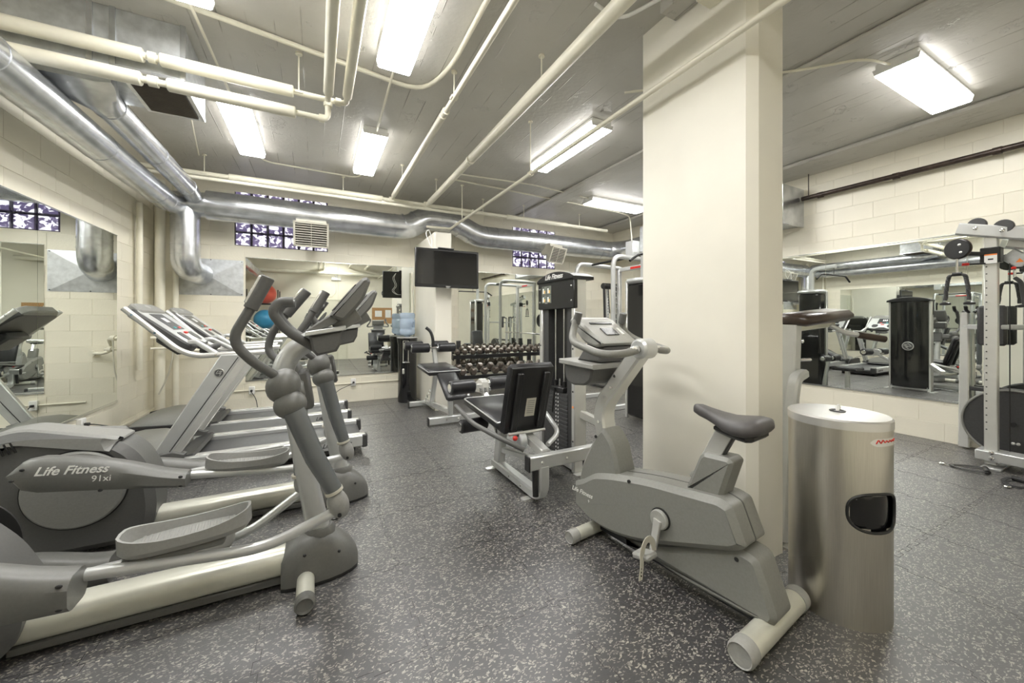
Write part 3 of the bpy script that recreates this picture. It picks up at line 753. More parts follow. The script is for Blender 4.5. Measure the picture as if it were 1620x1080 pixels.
# conduits
CZ = ZC - 0.024
def conduit(label, pts, r=0.010, fr=0.14, m='pipe_cream'):
    return pipe(label, pts, r, m=m, name='conduit', cat='conduit', fr=fr)
conduit('white conduit looping round the near aisle light', [(-1.9, 3.02, CZ), (0.85, 3.42, CZ), (0.98, 3.0, CZ), (0.98, YF + 0.02, CZ)], 0.018, 0.22)
conduit('straight conduit joining the two aisle lights', [(0.56, 3.16, CZ - 0.034), (0.58, 4.28, CZ - 0.034)])
conduit('conduit linking the far ends of the two treadmill lights', [(-0.66, 5.56, CZ), (-0.60, 5.85, CZ), (0.55, 5.9, CZ), (0.58, 5.56, CZ)])
conduit('conduit joining the lights above the treadmills', [(-0.72, 3.08, CZ - 0.034), (-0.68, 4.28, CZ - 0.034)])
conduit('thin conduit from the plenum grille to the corner', [(-1.0, 4.10, CZ), (-1.30, 6.0, CZ)], 0.007)
conduit('upper of two conduits crossing the ceiling behind the long light', [(1.75, 5.1, CZ), (2.9, 4.98, CZ), (4.08, 5.10, CZ)])
cd_ = conduit('lower of two conduits crossing the ceiling behind the long light', [(1.72, 5.32, CZ), (5.15, 5.50, CZ), (5.52, 5.60, CZ), (5.60, 5.62, 2.9)], 0.012, 0.1)
MB().bx(5.50, 5.68, 5.50, 5.70, 2.56, 2.92, 0.006).build('switch_box', 'silver_paint', cd_, world=True)
MB().bx(5.515, 5.61, 5.495, 5.502, 2.70, 2.78).build('paper_label', 'paper', cd_, world=True)
conduit('curved conduit ending at the wide light right of the pillar', [(2.45, 2.55, CZ - 0.03), (3.55, 1.62, CZ - 0.03), (3.78, 1.36, CZ - 0.03), (4.05, 1.30, CZ - 0.03)], 0.010, 0.25)
conduit('bent white conduit beside the pillar haunch', [(1.62, 1.95, CZ), (1.86, 1.98, CZ), (1.98, 1.68, CZ)], 0.012, 0.1, 'white_enamel')
conduit('surface conduit low on the back wall feeding the outlets', [(-1.30, YB - 0.012, 0.31), (1.56, YB - 0.012, 0.31)], 0.010, 0.05)
# sprinkler head
t = thing('ceiling_sprinkler', 'small sprinkler head on the ceiling right of the pillar', 'sprinkler', (2.42, 0.98, ZC - 0.09))
MB().lathe([(0.03, 0.09), (0.032, 0.06), (0.015, 0.05), (0.015, 0.02)], 12).build('body', 'white_enamel', t)
MB().lathe([(0.0, 0.0), (0.035, 0.0), (0.035, 0.008), (0.0, 0.01)], 10).build('deflector', 'charcoal', t)
# outlets
def outlet(x, y, z, rz, label, plug):
    t = thing('wall_outlet', label, 'outlet', (x, y, z - 0.06), rz)
    MB().box((0, -0.02, 0.06), (0.075, 0.045, 0.118), None, 0.006).build('cover', 'white_enamel', t)
    for dz in (0.035, 0.085): MB().cyl((0, -0.041, dz), (0, -0.046, dz), 0.016, 12).build('socket', 'paper', t)
    if plug:
        MB().tube(fillet([(0, -0.05, 0.06), (0, -0.10, 0.055), (plug[0], -0.10, -0.05), (plug[0] * 1.5, -0.12, -z + 0.08)], 0.08, 5), 0.005, 8).build('power_cord', 'wire_black', t)
        MB().box((0, -0.06, 0.06), (0.03, 0.04, 0.03), None, 0.006).build('plug', 'black_plastic', t)
outlet(-0.85, YB, 0.31, 0, 'white outlet box behind the treadmill upright', (0.06,))
outlet(0.55, YB, 0.33, 0, 'white outlet box with a cord below the back mirror', (-0.25,))
outlet(XL, 4.98, 0.38, PI / 2, 'white outlet on the left wall with a black plug', (0.35,))
# ================================================================== ELLIPTICAL TRAINERS
def brand(parent, M, size, m, sub=None):
    text('lettering', 'Life Fitness', size, M, m, parent, shear=0.35, bold=size * 0.02)
    if sub: text('model_number', sub, size * 0.75, M @ Matrix.Translation((size * 1.9, -size * 0.85, 0)), m, parent, shear=0.0)
def logo(parent, M, r, ring_m, fill_m):
    """round badge with slanted strokes"""
    o = MB().lathe([(r, 0), (r, 0.004), (r * 0.86, 0.006), (0, 0.006)], 24, M).build('badge', ring_m, parent)
    MB().lathe([(r * 0.84, 0.0062), (0, 0.0064)], 24, M, cap=True).build('badge_face', fill_m, o)
    b = MB()
    for pts in ([(-.62, .05), (-.05, .62), (.12, .62), (-.45, .05)], [(-.62, -.12), (.1, -.12), (.1, .02), (-.62, .02)], [(-.05, -.2), (.35, .2), (.72, .2), (.66, .06), (.42, .06), (.1, -.34)], [(.0, .25), (.62, .25), (.55, .38), (.12, .38)], [(-.2, -.68), (.35, -.12), (.5, -.12), (-.02, -.68)]):
        n = len(pts); b.add([M @ Vector((x * r, y * r, 0.0066)) for x, y in pts] + [M @ Vector((x * r, y * r, 0.0078)) for x, y in pts],
                            [tuple(range(n, 2 * n))] + [(i, (i + 1) % n, n + (i + 1) % n, n + i) for i in range(n)])
    b.build('badge_strokes', ring_m, o)

def elliptical(loc, label, near, far, hs=0.0):
    """local frame: +x is the way the rider faces, x=0 at the nose; -y is the aisle side"""
    t = thing('elliptical_trainer', label, 'elliptical', loc)
    # base rail
    MB().oval([(-0.28, 0, 0.112), (-1.30, 0, 0.112)], 0.15, 0.135, 18).build('base_rail', 'warm_silver', t, smooth=50)
    MB().bx(-1.30, -0.30, -0.055, 0.055, 0.012, 0.05, 0.006).build('rail_foot', 'grey_plastic_dark', t)
    # nose cover
    rg = []
    prof = [(-0.365, 0.105, 0.150), (-0.345, 0.115, 0.190), (-0.29, 0.125, 0.222), (-0.22, 0.130, 0.238), (-0.15, 0.126, 0.225), (-0.09, 0.112, 0.190), (-0.04, 0.088, 0.140), (-0.01, 0.058, 0.092), (0.0, 0.02, 0.055)]
    for x, w, h in prof:
        rg.append([(x, w * math.copysign(abs(math.cos(a)) ** 0.7, math.cos(a)), 0.016 + (h - 0.016) * max(0, math.sin(a)) ** 0.75) for a in [PI * j / 16 for j in range(17)]])
    o = MB().loft(rg).build('nose_cover', 'trainer_plastic', t, smooth=50)
    for s in (-1, 1):
        for (x, z) in ((-0.26, 0.165), (-0.10, 0.135)): MB().ell((x, s * 0.121 if x < -0.2 else s * 0.104, z), (0.008, 0.006, 0.008), None, 10, 6).build('screw', 'dark_print', o)
    MB().prism([(x, w) for x, w, h in prof] + [(x, -w) for x, w, h in prof[::-1]], 0.002, 0.018, 'xy').build('nose_gasket', 'black_plastic', t)
    for s in (-1, 1):
        f = MB().cyl((-0.255, s * 0.09, 0.046), (-0.255, s * 0.30, 0.046), 0.040, 20).build('stabiliser', 'warm_silver', t)
        MB().lathe([(0.044, 0), (0.044, 0.035), (0.036, 0.045), (0.030, 0.036), (0, 0.032)], 20, Matrix.Translation((-0.255, s * 0.285, 0.046)) @ Matrix.Rotation(-s * PI / 2, 4, 'X')).build('end_cap', 'trainer_plastic', f)
    # mast and neck
    MB().oval([(-0.19, 0, 0.19), (-0.24, 0, 0.45), (-0.30, 0, 0.80), (-0.335, 0, 0.98)], [0.10, 0.095, 0.085, 0.08], [0.115, 0.10, 0.09, 0.085], 18, up=(1, 0, 0)).build('mast', 'silver_paint', t, smooth=50)
    MB().lathe([(0.075, 0), (0.075, 0.03), (0.06, 0.05)], 20, Matrix.Translation((-0.19, 0, 0.2))).build('mast_collar', 'trainer_plastic', t)
    MB().tube(fillet([(-0.335, 0, 0.96), (-0.37, 0, 1.08), (-0.33, 0, 1.18), (-0.23, 0, 1.25), (-0.14, 0, 1.28)], 0.08, 5), 0.052, 18).build('neck', 'silver_paint', t, smooth=50)
    MB().box((-0.31, 0, 1.0), (0.10, 0.40, 0.10), RY(-0.15), 0.02).build('pivot_block', 'trainer_plastic', t)
    MB().box((-0.255, 0, 0.99), (0.05, 0.16, 0.20), RY(-0.15), 0.012).build('mast_cover', 'grey_plastic_dark', t)
    for s, ph in ((-1, near), (1, far)):
        MB().ell((-0.345, s * 0.225, 1.045), (0.072, 0.078, 0.082), RY(0.3), 20, 12).build('pivot_cap', 'trainer_plastic', t, smooth=60)
        MB().ell((-0.315, s * 0.262, 0.960), (0.070, 0.062, 0.064), RY(-0.35), 20, 12).build('arm_joint', 'trainer_plastic', t, smooth=60)
        kx, kz = ph['knuckle']
        a = MB().tube([(-0.300, s * 0.285, 0.935), ((-0.300 + kx) / 2, s * 0.29, (0.935 + kz) / 2), (kx, s * 0.292, kz + 0.05)], [0.046, 0.043, 0.036], 18).build('swing_arm', 'trainer_metal', t, smooth=50)
        ring(MB(), (kx - 0.008, s * 0.292, kz + 0.06), (kx + 0.3, 0, kz - 0.93), 0.035, 0.014, 0.006).build('collar_ring', 'louver', a)
        MB().ell((kx + 0.012, s * 0.292, kz - 0.005), (0.046, 0.042, 0.075), RY(-0.3), 18, 12).build('knuckle', 'trainer_plastic_light', t, smooth=60)
        MB().cyl((kx + 0.015, s * 0.292, kz - 0.045), (kx + 0.015, s * 0.337, kz - 0.045), 0.009, 10).build('bolt', 'dark_print', t)
        # pedal bar
        bx, bz = ph['bend']; rx, rz_ = ph['rear']
        MB().tube(fillet([(kx - 0.005, s * 0.285, kz - 0.045), (bx, s * 0.275, bz), (rx, s * 0.275, rz_)], 0.10, 6), 0.0235, 14).build('pedal_bar', 'silver_paint', t, smooth=50)
        # pedal tray
        px, pz, tilt = ph['pedal']
        Rm = Matrix.Translation((px, s * 0.215, pz)) @ Matrix.Rotation(tilt, 4, 'Y')
        def out(k, zz=0):   # rounded, slightly tapered foot outline
            L2, w = 0.222 - k, 0.098 - k
            pts = []
            for j in range(28):
                a_ = 2 * PI * j / 28; c_, s_ = math.cos(a_), math.sin(a_)
                x_ = L2 * math.copysign(abs(c_) ** 0.75, c_); y_ = w * math.copysign(abs(s_) ** 0.6, s_) * (1 - 0.10 * (x_ / L2 > 0) * (x_ / L2) ** 2)
                pts.append((x_, y_))
            return pts
        hi = lambda x_: 0.048 + 0.030 * (abs(x_) / 0.222) ** 2.2
        lo = out(0.018); o1 = out(0.0); i1 = out(0.010); i2 = out(0.020)
        rings = [[(x, y, -0.012) for x, y in lo], [(x, y, 0.012) for x, y in o1], [(x, y, hi(x)) for x, y in o1], [(x, y, hi(x)) for x, y in i1], [(x, y, 0.018) for x, y in i2]]
        m = MB(); m.loft(rings); m.v = [tuple(Rm @ Vector(p)) for p in m.v]
        pd = m.build('pedal', 'trainer_plastic_light', t, smooth=35)
        for j in range(15):
            x_ = -0.155 + j * 0.022
            g = MB().box((0, 0, 0), (0.010, 0.128, 0.006), RZ(0.12), 0.002); g.v = [tuple(Rm @ (Vector(p) + Vector((x_, 0, 0.0185)))) for p in g.v]
            g.build('tread_rib', 'trainer_plastic_light', pd)
        m = MB().box((px - 0.04, s * 0.255, pz - 0.035), (0.34, 0.05, 0.03), RY(tilt), 0.008); m.build('pedal_bracket', 'trainer_plastic', t)
        # crank-arm cover
        (ax, az0, az1), (cx, cz0, cz1) = ph['cover']   # rear end and front end, bottom and top
        ring_list = []
        N_ = 13
        for k in range(N_):
            f = k / (N_ - 1); x = ax + (cx - ax) * f
            e = min(1, math.sqrt(max(0, 1 - max(0, (0.20 - f) / 0.20) ** 2)) + 0.02)
            zb = az0 + (cz0 - az0) * f; zt = az1 + (cz1 - az1) * f + 0.035 * math.sin(PI * min(1, f * 1.15)); zm = (zb + zt) / 2; hh = (zt - zb) / 2 * e
            wd = 0.068 * (0.45 + 0.55 * e)
            pts = [(-1, -.55), (-1, .45), (-.72, .86), (-.45, 1), (.45, 1), (.72, .86), (1, .45), (1, -.55), (.75, -.92), (.5, -1), (-.5, -1), (-.75, -.92)]
            ring_list.append([(x, s * 0.335 + wd * p, zm + hh * q) for p, q in pts])
        cv = MB().loft(ring_list).build('crank_cover', 'trainer_plastic', t, smooth=35)
        for f, q in ((0.10, .6), (0.52, .78), (0.97, .7), (0.97, -.6), (0.50, -.85), (0.05, -.1)):
            x = ax + (cx - ax) * f; zb = az0 + (cz0 - az0) * f; zt = az1 + (cz1 - az1) * f
            MB().ell((x, s * 0.399, (zb + zt) / 2 + (zt - zb) / 2 * q), (0.010, 0.005, 0.007), None, 10, 6).build('screw', 'dark_print', cv)
        # moving handle
        hp = [Vector((-0.345, s * 0.24, 1.07)), Vector((-0.46, s * 0.29, 1.17)), Vector((ph['hand'][0][0], s * 0.295, ph['hand'][0][1])), Vector((ph['hand'][1][0], s * 0.29, ph['hand'][1][1]))]
        MB().tube(fillet(hp, [0.05, 0.10], 6), 0.0205, 14).build('moving_handle', 'grey_plastic_dark', t, smooth=50)
        g0, g1 = hp[-1], Vector((ph['hand'][2][0], s * 0.285, ph['hand'][2][1]))
        d = (g1 - g0).normalized()
        gp = MB().cyl(g0 - d * 0.01, g1, 0.0285, 18, 0.004).build('hand_grip', 'grey_plastic_dark', t)
        sd = d.cross(Vector((0, 1, 0))).normalized()
        MB().box((g0 + g1) / 2 + sd * 0.0255, ((g1 - g0).length * 0.9, 0.034, 0.014), Matrix((d, Vector((0, 1, 0)), sd)).transposed(), 0.003).build('pulse_plate', 'silver_bright', gp)
        # fixed handle
        MB().tube(fillet([(-0.20, s * 0.10, 1.20), (-0.34, s * 0.13, 1.30), (-0.40, s * 0.14, 1.39), (-0.37, s * 0.135, 1.445), (-0.31, s * 0.13, 1.445)], 0.05, 6), 0.022, 14).build('fixed_handle', 'grey_plastic_dark', t, smooth=50)
    # rear drive housing
    poly = [(-1.245, 0.10), (-1.225, 0.22), (-1.245 - hs * 0.6, 0.42), (-1.31 - hs, 0.56), (-1.40 - hs, 0.645), (-1.80, 0.75), (-1.93, 0.71), (-1.97, 0.55), (-1.97, 0.06), (-1.90, 0.03), (-1.30, 0.03)]
    h_ = MB().prism(round_poly(poly, 0.06, 4), -0.135, 0.135, 'xz', 0.04).build('drive_housing', 'grey_plastic_dark', t, smooth=35)
    MB().prism(round_poly([(-1.42 - hs, 0.60), (-1.37 - hs, 0.655), (-1.50 - hs, 0.685), (-1.78, 0.755), (-1.92, 0.735), (-1.95, 0.60), (-1.75, 0.64)], 0.03, 3), -0.15, 0.15, 'xz', 0.07).build('housing_hood', 'trainer_plastic_light', h_, smooth=35)
    for k in range(4): MB().box((-1.86 + k * 0.022, -0.148, 0.655 + k * 0.006), (0.008, 0.006, 0.06), RY(-0.35)).build('vent_slot', 'dark_print', h_)
    for s in (-1, 1):
        d = MB().lathe([(0.215, 0), (0.215, 0.012), (0.205, 0.020), (0.0, 0.026)], 44, Matrix.Translation((-1.56, s * 0.135, 0.40)) @ Matrix.Rotation(PI / 2 if s < 0 else -PI / 2, 4, 'X')).build('crank_disc', 'trainer_plastic_light', t, smooth=35)
        MB().lathe([(0.222, -0.002), (0.222, 0.006)], 44, Matrix.Translation((-1.56, s * 0.135, 0.40)) @ Matrix.Rotation(PI / 2 if s < 0 else -PI / 2, 4, 'X')).build('disc_gap', 'dark_print', d)
        MB().ell((-1.55, s * 0.160, 0.48), (0.010, 0.004, 0.008), None, 10, 6).build('screw', 'dark_print', d)
    for s in (-1, 1): MB().cyl((-1.86, s * 0.10, 0.03), (-1.86, s * 0.30, 0.03), 0.03, 14).build('rear_stabiliser', 'silver_paint', t)
    # console
    MB().prism([(-0.262, 1.272), (-0.255, 1.296), (-0.075, 1.325), (-0.072, 1.302)], -0.19, 0.19, 'xz', 0.004).build('tray_lip', 'silver_paint', t)
    MB().prism([(-0.240, 1.275), (-0.085, 1.302), (-0.092, 1.235), (-0.115, 1.192), (-0.205, 1.172), (-0.228, 1.20)], -0.165, 0.165, 'xz', 0.012).build('tray', 'grey_plastic_dark', t)
    MB().prism([(-0.215, 1.288), (-0.255, 1.300), (-0.14, 1.385), (-0.10, 1.345)], -0.17, 0.17, 'xz', 0.006).build('console_foot', 'trainer_plastic', t)
    dsp = MB().prism(round_poly([(-0.150, 1.372), (0.005, 1.572), (0.030, 1.578), (0.046, 1.555), (0.010, 1.455), (-0.085, 1.345)], [0.012, 0.01, 0.01, 0.01, 0.03, 0.02], 3), -0.20, 0.20, 'xz', 0.014).build('display_unit', 'trainer_plastic', t)
    n_ = Vector((0.20, 0, -0.155)).normalized()
    e1 = Vector((0.155, 0, 0.20)).normalized()
    c_ = Vector((-0.072, 0, 1.472)) - n_ * 0.003
    MB().box(c_, (0.17, 0.30, 0.006), Matrix((e1, Vector((0, 1, 0)), n_)).transposed(), 0.002).build('display_face', 'screen_dark', dsp)
    MB().cyl((-0.13, 0, 1.325), (-0.005, 0, 1.40), 0.052, 22, 0.004).build('fan_barrel', 'trainer_plastic_light', t, smooth=35)
    return t
e1 = elliptical((0.209, 2.30, 0), 'grey elliptical trainer standing farthest from the treadmills, by the open aisle',
    dict(knuckle=(-0.125, 0.475), bend=(-0.41, 0.330), rear=(-1.10, 0.395), pedal=(-0.69, 0.425, -0.06), cover=((-1.70, 0.34, 0.62), (-0.985, 0.315, 0.435)), hand=((-0.535, 1.265), (-0.462, 1.41), (-0.400, 1.545))),
    dict(knuckle=(-0.29, 0.37), bend=(-0.56, 0.150), rear=(-1.18, 0.13), pedal=(-0.82, 0.155, 0.0), cover=((-1.74, 0.03, 0.25), (-1.12, 0.05, 0.17)), hand=((-0.44, 1.275), (-0.360, 1.39), (-0.255, 1.53))), hs=0.12)
e2 = elliptical((0.361, 3.16, 0), 'grey elliptical trainer between the treadmills and the other elliptical, crank cover lettered white',
    dict(knuckle=(-0.185, 0.455), bend=(-0.46, 0.372), rear=(-1.10, 0.44), pedal=(-0.745, 0.430, 0.06), cover=((-1.715, 0.50, 0.665), (-1.02, 0.400, 0.475)), hand=((-0.47, 1.26), (-0.370, 1.415), (-0.300, 1.545))),
    dict(knuckle=(-0.27, 0.43), bend=(-0.53, 0.29), rear=(-1.15, 0.28), pedal=(-0.80, 0.315, 0.02), cover=((-1.74, 0.14, 0.40), (-1.03, 0.22, 0.32)), hand=((-0.45, 1.275), (-0.370, 1.39), (-0.29, 1.51))))
for e in (e1, e2):
    cv = [c for c in e.children if c.name.startswith('crank_cover')][0]
    if e is e2: brand(cv, basis((-1.47, -0.4045, 0.585), (1, 0, -0.10), (0.10, 0, 1)), 0.060, 'white_print', '91xi')

# ================================================================== TREADMILLS
def treadmill(loc, label):
    """local: x=0 at the rear end, rider faces -x; y from 0 (aisle side) to 0.75"""
    t = thing('treadmill', label, 'treadmill', loc)
    for y, nm in ((0.0, -1), (0.65, 1)):
        r = MB().prism([(0.0, 0.085), (0.0, 0.200), (-1.60, 0.200), (-1.72, 0.14), (-1.72, 0.085)], y, y + 0.10, 'xz', 0.010).build('side_rail', 'silver_paint', t)
        MB().bx(-1.55, -0.01, y + 0.015, y + 0.085, 0.198, 0.206, 0.002).build('foot_strip', 'silver_bright', r)
        MB().bx(-0.045, 0.012, y - 0.004, y + 0.104, 0.075, 0.204, 0.012).build('end_cap', 'charcoal', r)
        if y == 0.0: text('lettering', 'Life Fitness', 0.058, basis((-0.27, -0.001, 0.135), (1, 0, 0), (0, 0, 1)), 'dark_print', r, shear=0.4, bold=0.0008)
    rg = []
    bp = [(-1.62, 0.160)] + [(-1.62 + 0.0, 0.160)] + [(-0.06, 0.160)] + arc2(-0.06, 0.125, 0.035, 90, -90, 6)[1:] + [(-1.62, 0.09)]
    MB().prism(bp[1:], 0.105, 0.645, 'xz').build('belt', 'belt_rubber', t, smooth=30)
    MB().bx(-1.65, -0.10, 0.06, 0.69, 0.03, 0.10, 0.01).build('deck_pan', 'charcoal', t)
    for (x, y) in ((-0.15, 0.06), (-0.15, 0.69), (-1.5, 0.06), (-1.5, 0.69)): MB().cyl((x, y, 0), (x, y, 0.09), 0.03, 12).build('foot', 'black_plastic', t)
    # motor hood
    rg = []
    for x, z, w in ((-1.52, 0.235, 0.36), (-1.60, 0.300, 0.40), (-1.72, 0.345, 0.415), (-1.86, 0.350, 0.41), (-2.00, 0.325, 0.395), (-2.12, 0.270, 0.37), (-2.20, 0.20, 0.33), (-2.22, 0.10, 0.30)):
        rg.append([(x, 0.375 + w * math.copysign(abs(math.cos(a)) ** 0.55, math.cos(a)), 0.05 + (z - 0.05) * max(0, math.sin(a)) ** 0.5) for a in [PI * j / 16 for j in range(17)]])
    hd = MB().loft(rg).build('motor_hood', 'grey_plastic', t, smooth=45)
    for s in (0, 1):
        y = -0.052 if s == 0 else 0.802
        MB().prism([(-1.50, 0.10), (-1.50, 0.17), (-1.62, 0.245), (-2.08, 0.27), (-2.17, 0.25), (-2.22, 0.08)], y - 0.012, y + 0.012, 'xz', 0.006).build('hood_side_panel', 'charcoal', t)
    MB().prism([(-1.50, 0.20), (-1.38, 0.225), (-1.36, 0.20), (-1.44, 0.165), (-1.52, 0.165)], 0.02, 0.73, 'xz', 0.006).build('hood_lip', 'charcoal', t)
    MB().bx(-2.12, -2.03, -0.0585, -0.057, 0.115, 0.128).build('red_decal', 'red_print', hd)
    # uprights
    for y in (-0.012, 0.712):
        u = MB().prism([(-1.665, 0.20), (-1.545, 0.20), (-1.02, 1.055), (-1.185, 1.055)], y, y + 0.05, 'xz', 0.008).build('upright', 'silver_paint', t)
        MB().prism([(-1.560, 0.215), (-1.552, 0.215), (-1.056, 1.03), (-1.064, 1.03)], y - 0.0015, y + 0.0515, 'xz').build('upright_seam', 'dark_print', u)
        MB().prism([(-1.545, 0.22), (-1.47, 0.22), (-0.955, 1.055), (-1.035, 1.055)], y + 0.005, y + 0.045, 'xz', 0.006).build('inner_channel', 'silver_bright', t)
        if y < 0: logo(u, basis((-1.195, y - 0.001, 0.90), (1, 0, 0.25), (-0.25, 0, 1)), 0.037, 'silver_bright', 'charcoal')
        MB().prism([(-1.68, 0.18), (-1.44, 0.18), (-1.42, 0.24), (-1.50, 0.27), (-1.66, 0.255)], y - 0.012, y + 0.062, 'xz', 0.01).build('upright_boot', 'grey_plastic_dark', t)
    # hand rails
    for y in (0.025, 0.725):
        MB().tube(fillet([(-1.815, y, 1.45), (-1.48, y, 1.105), (-1.36, y, 1.048), (-0.80, y, 1.068)], 0.10, 6), 0.023, 14).build('hand_rail', 'silver_bright', t, smooth=50)
        for (x, z) in ((-1.76, 1.395), (-1.62, 1.25), (-1.22, 1.053)): MB().cyl((x, y - 0.024, z), (x, y - 0.026, z), 0.008, 10).build('bolt', 'chrome', t)
    # console: slab tilted towards the rider; local axes along the slope
    a0 = Vector((-1.795, 0.375, 1.445)); a1 = Vector((-1.395, 0.375, 1.115))
    ex = (a1 - a0).normalized(); nz = Vector((-ex.z, 0, ex.x)); 
    B = Matrix((ex, Vector((0, 1, 0)), nz)).transposed().to_4x4(); B.translation = a0
    def cb(x0, x1, y0, y1, z0, z1, ch, nm, m, par):
        b = MB().bx(x0, x1, y0, y1, z0, z1, ch); b.v = [tuple(B @ Vector(p)) for p in b.v]; return b.build(nm, m, par)
    body = MB().prism(round_poly([(0.0, -0.27), (0.03, -0.315), (0.44, -0.335), (0.50, -0.30), (0.52, -0.12), (0.47, -0.06), (0.47, 0.06), (0.52, 0.12), (0.50, 0.30), (0.44, 0.335), (0.03, 0.315), (0.0, 0.27)], 0.025, 3), -0.055, 0.012, 'xy', 0.010)
    body.v = [tuple(B @ Vector(p)) for p in body.v]; cs = body.build('console', 'charcoal', t)
    face = MB().prism(round_poly([(0.02, -0.255), (0.05, -0.295), (0.43, -0.315), (0.485, -0.285), (0.50, -0.13), (0.45, -0.055), (0.45, 0.055), (0.50, 0.13), (0.485, 0.285), (0.43, 0.315), (0.05, 0.295), (0.02, 0.255)], 0.02, 3), 0.010, 0.020, 'xy', 0.003)
    face.v = [tuple(B @ Vector(p)) for p in face.v]; fc = face.build('console_face', 'silver_paint', cs)
    cap = MB().prism(round_poly([(-0.05, -0.20), (-0.02, -0.27), (0.07, -0.285), (0.075, 0.285), (-0.02, 0.27), (-0.05, 0.20)], 0.03, 3), -0.05, 0.034, 'xy', 0.014)
    cap.v = [tuple(B @ Vector(p)) for p in cap.v]; cp = cap.build('console_cap', 'grey_plastic', cs)
    o = MB().ell((0, 0, 0), (0.022, 0.05, 0.004)); o.v = [tuple(B @ (Vector(p) + Vector((0.0, 0, 0.034)))) for p in o.v]; o.build('cap_inset', 'grey_plastic_light', cp)
    dp = cb(0.085, 0.30, -0.17, 0.13, 0.018, 0.0225, 0.001, 'display', 'screen_dark', cs)
    for k in range(3): cb(0.14, 0.20, -0.055 + k * 0.035, -0.035 + k * 0.035, 0.0225, 0.0245, 0, 'lit_digit', 'white_print', dp)
    cb(0.265, 0.285, -0.09, -0.05, 0.0225, 0.025, 0, 'key', 'teal_vinyl', dp); cb(0.265, 0.285, 0.03, 0.08, 0.0225, 0.025, 0, 'key', 'red_plastic', dp)
    for y in (-0.21, 0.10):
        h = MB().prism(round_poly([(0.335, y), (0.335, y + 0.10), (0.405, y + 0.12), (0.455, y + 0.085), (0.455, y + 0.02), (0.405, y - 0.015)], 0.012, 2), 0.017, 0.023, 'xy')
        h.v = [tuple(B @ Vector(p)) for p in h.v]; h.build('cup_holder', 'black_plastic', cs)
    cb(0.335, 0.36, -0.03, 0.04, 0.018, 0.034, 0.006, 'stop_key', 'red_plastic', cs)
    cb(0.25, 0.47, -0.16, 0.16, -0.14, -0.05, 0.02, 'console_underside', 'charcoal', cs)
    # centre grab bar with pulse plates
    MB().tube(fillet([(-1.36, 0.20, 1.06), (-1.30, 0.24, 1.11), (-1.27, 0.375, 1.12), (-1.30, 0.51, 1.11), (-1.36, 0.55, 1.06)], 0.06, 5), 0.024, 12).build('grab_bar', 'charcoal', t, smooth=50)
    for y in (0.10, 0.65): MB().tube(fillet([(-1.43, y, 1.16), (-1.38, y, 1.17), (-1.22, 0.03 if y < .3 else 0.72, 1.06)], 0.05, 4), 0.022, 12).build('grab_bar', 'silver_paint', t, smooth=50)
    MB().tube(fillet([(-1.36, 0.15, 1.10), (-1.1, 0.18, 1.03), (-0.90, 0.30, 1.05)], 0.08, 4), 0.020, 12).build('pulse_bar', 'charcoal', t, smooth=50)
    return t
treadmill((0.452, 4.08, 0), 'silver and grey treadmill beside the far elliptical trainer')
treadmill((0.395, 5.26, 0), 'silver and grey treadmill closest to the back wall mirror')

# ================================================================== EXERCISE BIKE
# local: +x is the way the rider faces, x=0 over the rear stabiliser, -y is the rider's right, +y left (towards the aisle)
bk = thing('exercise_bike', 'grey upright exercise bike beside the pillar with black saddle', 'exercise bike', (1.74, 0.94, 0), math.atan2(0.9926, -0.1216))
body = round_poly([(1.10, 0.150), (1.105, 0.30), (1.03, 0.335), (0.93, 0.405), (0.80, 0.445), (0.55, 0.50), (0.33, 0.525), (0.17, 0.545), (0.115, 0.53), (0.055, 0.375), (0.10, 0.335), (0.30, 0.255), (0.60, 0.135), (0.80, 0.095), (0.95, 0.095)], [0.02, 0.02, 0.02, 0.03, 0.05, 0.1, 0.1, 0.02, 0.015, 0.015, 0.04, 0.1, 0.1, 0.08, 0.06], 3)
bd = MB().prism(body, -0.115, 0.115, 'xz', 0.028).build('body_shell', 'grey_plastic', bk, smooth=30)
MB().prism(inset2(body, -0.002), -0.004, 0.004, 'xz').build('shell_seam', 'grey_plastic_dark', bd)
MB().prism(round_poly([(0.74, 0.09), (0.55, 0.125), (0.10, 0.345), (0.02, 0.335), (-0.055, 0.12), (-0.035, 0.085), (0.05, 0.07), (0.35, 0.055)], [0.04, 0.05, 0.02, 0.03, 0.02, 0.01, 0.03, 0.05], 3), -0.085, 0.085, 'xz', 0.022).build('tail_shell', 'grey_plastic', bk, smooth=30)
MB().bx(0.02, 1.0, -0.035, 0.035, 0.03, 0.075, 0.008).build('floor_beam', 'black_plastic', bk)
MB().prism(round_poly([(1.09, 0.29), (0.75, 0.43), (0.80, 0.62), (0.885, 0.70), (0.95, 0.62), (1.06, 0.42)], [0.02, 0.02, 0.05, 0.03, 0.06, 0.06], 3), -0.085, 0.085, 'xz', 0.02).build('front_fairing', 'grey_plastic', bk, smooth=30)
for y in (0.117, -0.117):
    MB().cyl((0.655, y * 0.95, 0.455), (0.655, y * 1.01, 0.455), 0.010, 10).build('screw', 'dark_print', bd)
    MB().cyl((0.10, y * 0.70, 0.30), (0.10, y * 0.745, 0.30), 0.010, 10).build('screw', 'dark_print', bd)
    MB().cyl((0.93, y * 0.70, 0.63), (0.93, y * 0.745, 0.63), 0.010, 10).build('screw', 'dark_print', bd)
# left face lettering (face normal +y, reading towards the rear)
text('lettering', 'Life Fitness', 0.040, basis((1.02, 0.1165, 0.262), (-1, 0, 0.02), (0, 0, 1)), 'white_print', bd, shear=0.35, bold=0.0006)
text('model_number', '9', 0.024, basis((0.96, 0.1165, 0.225), (-1, 0, 0), (0, 0, 1)), 'white_print', bd)
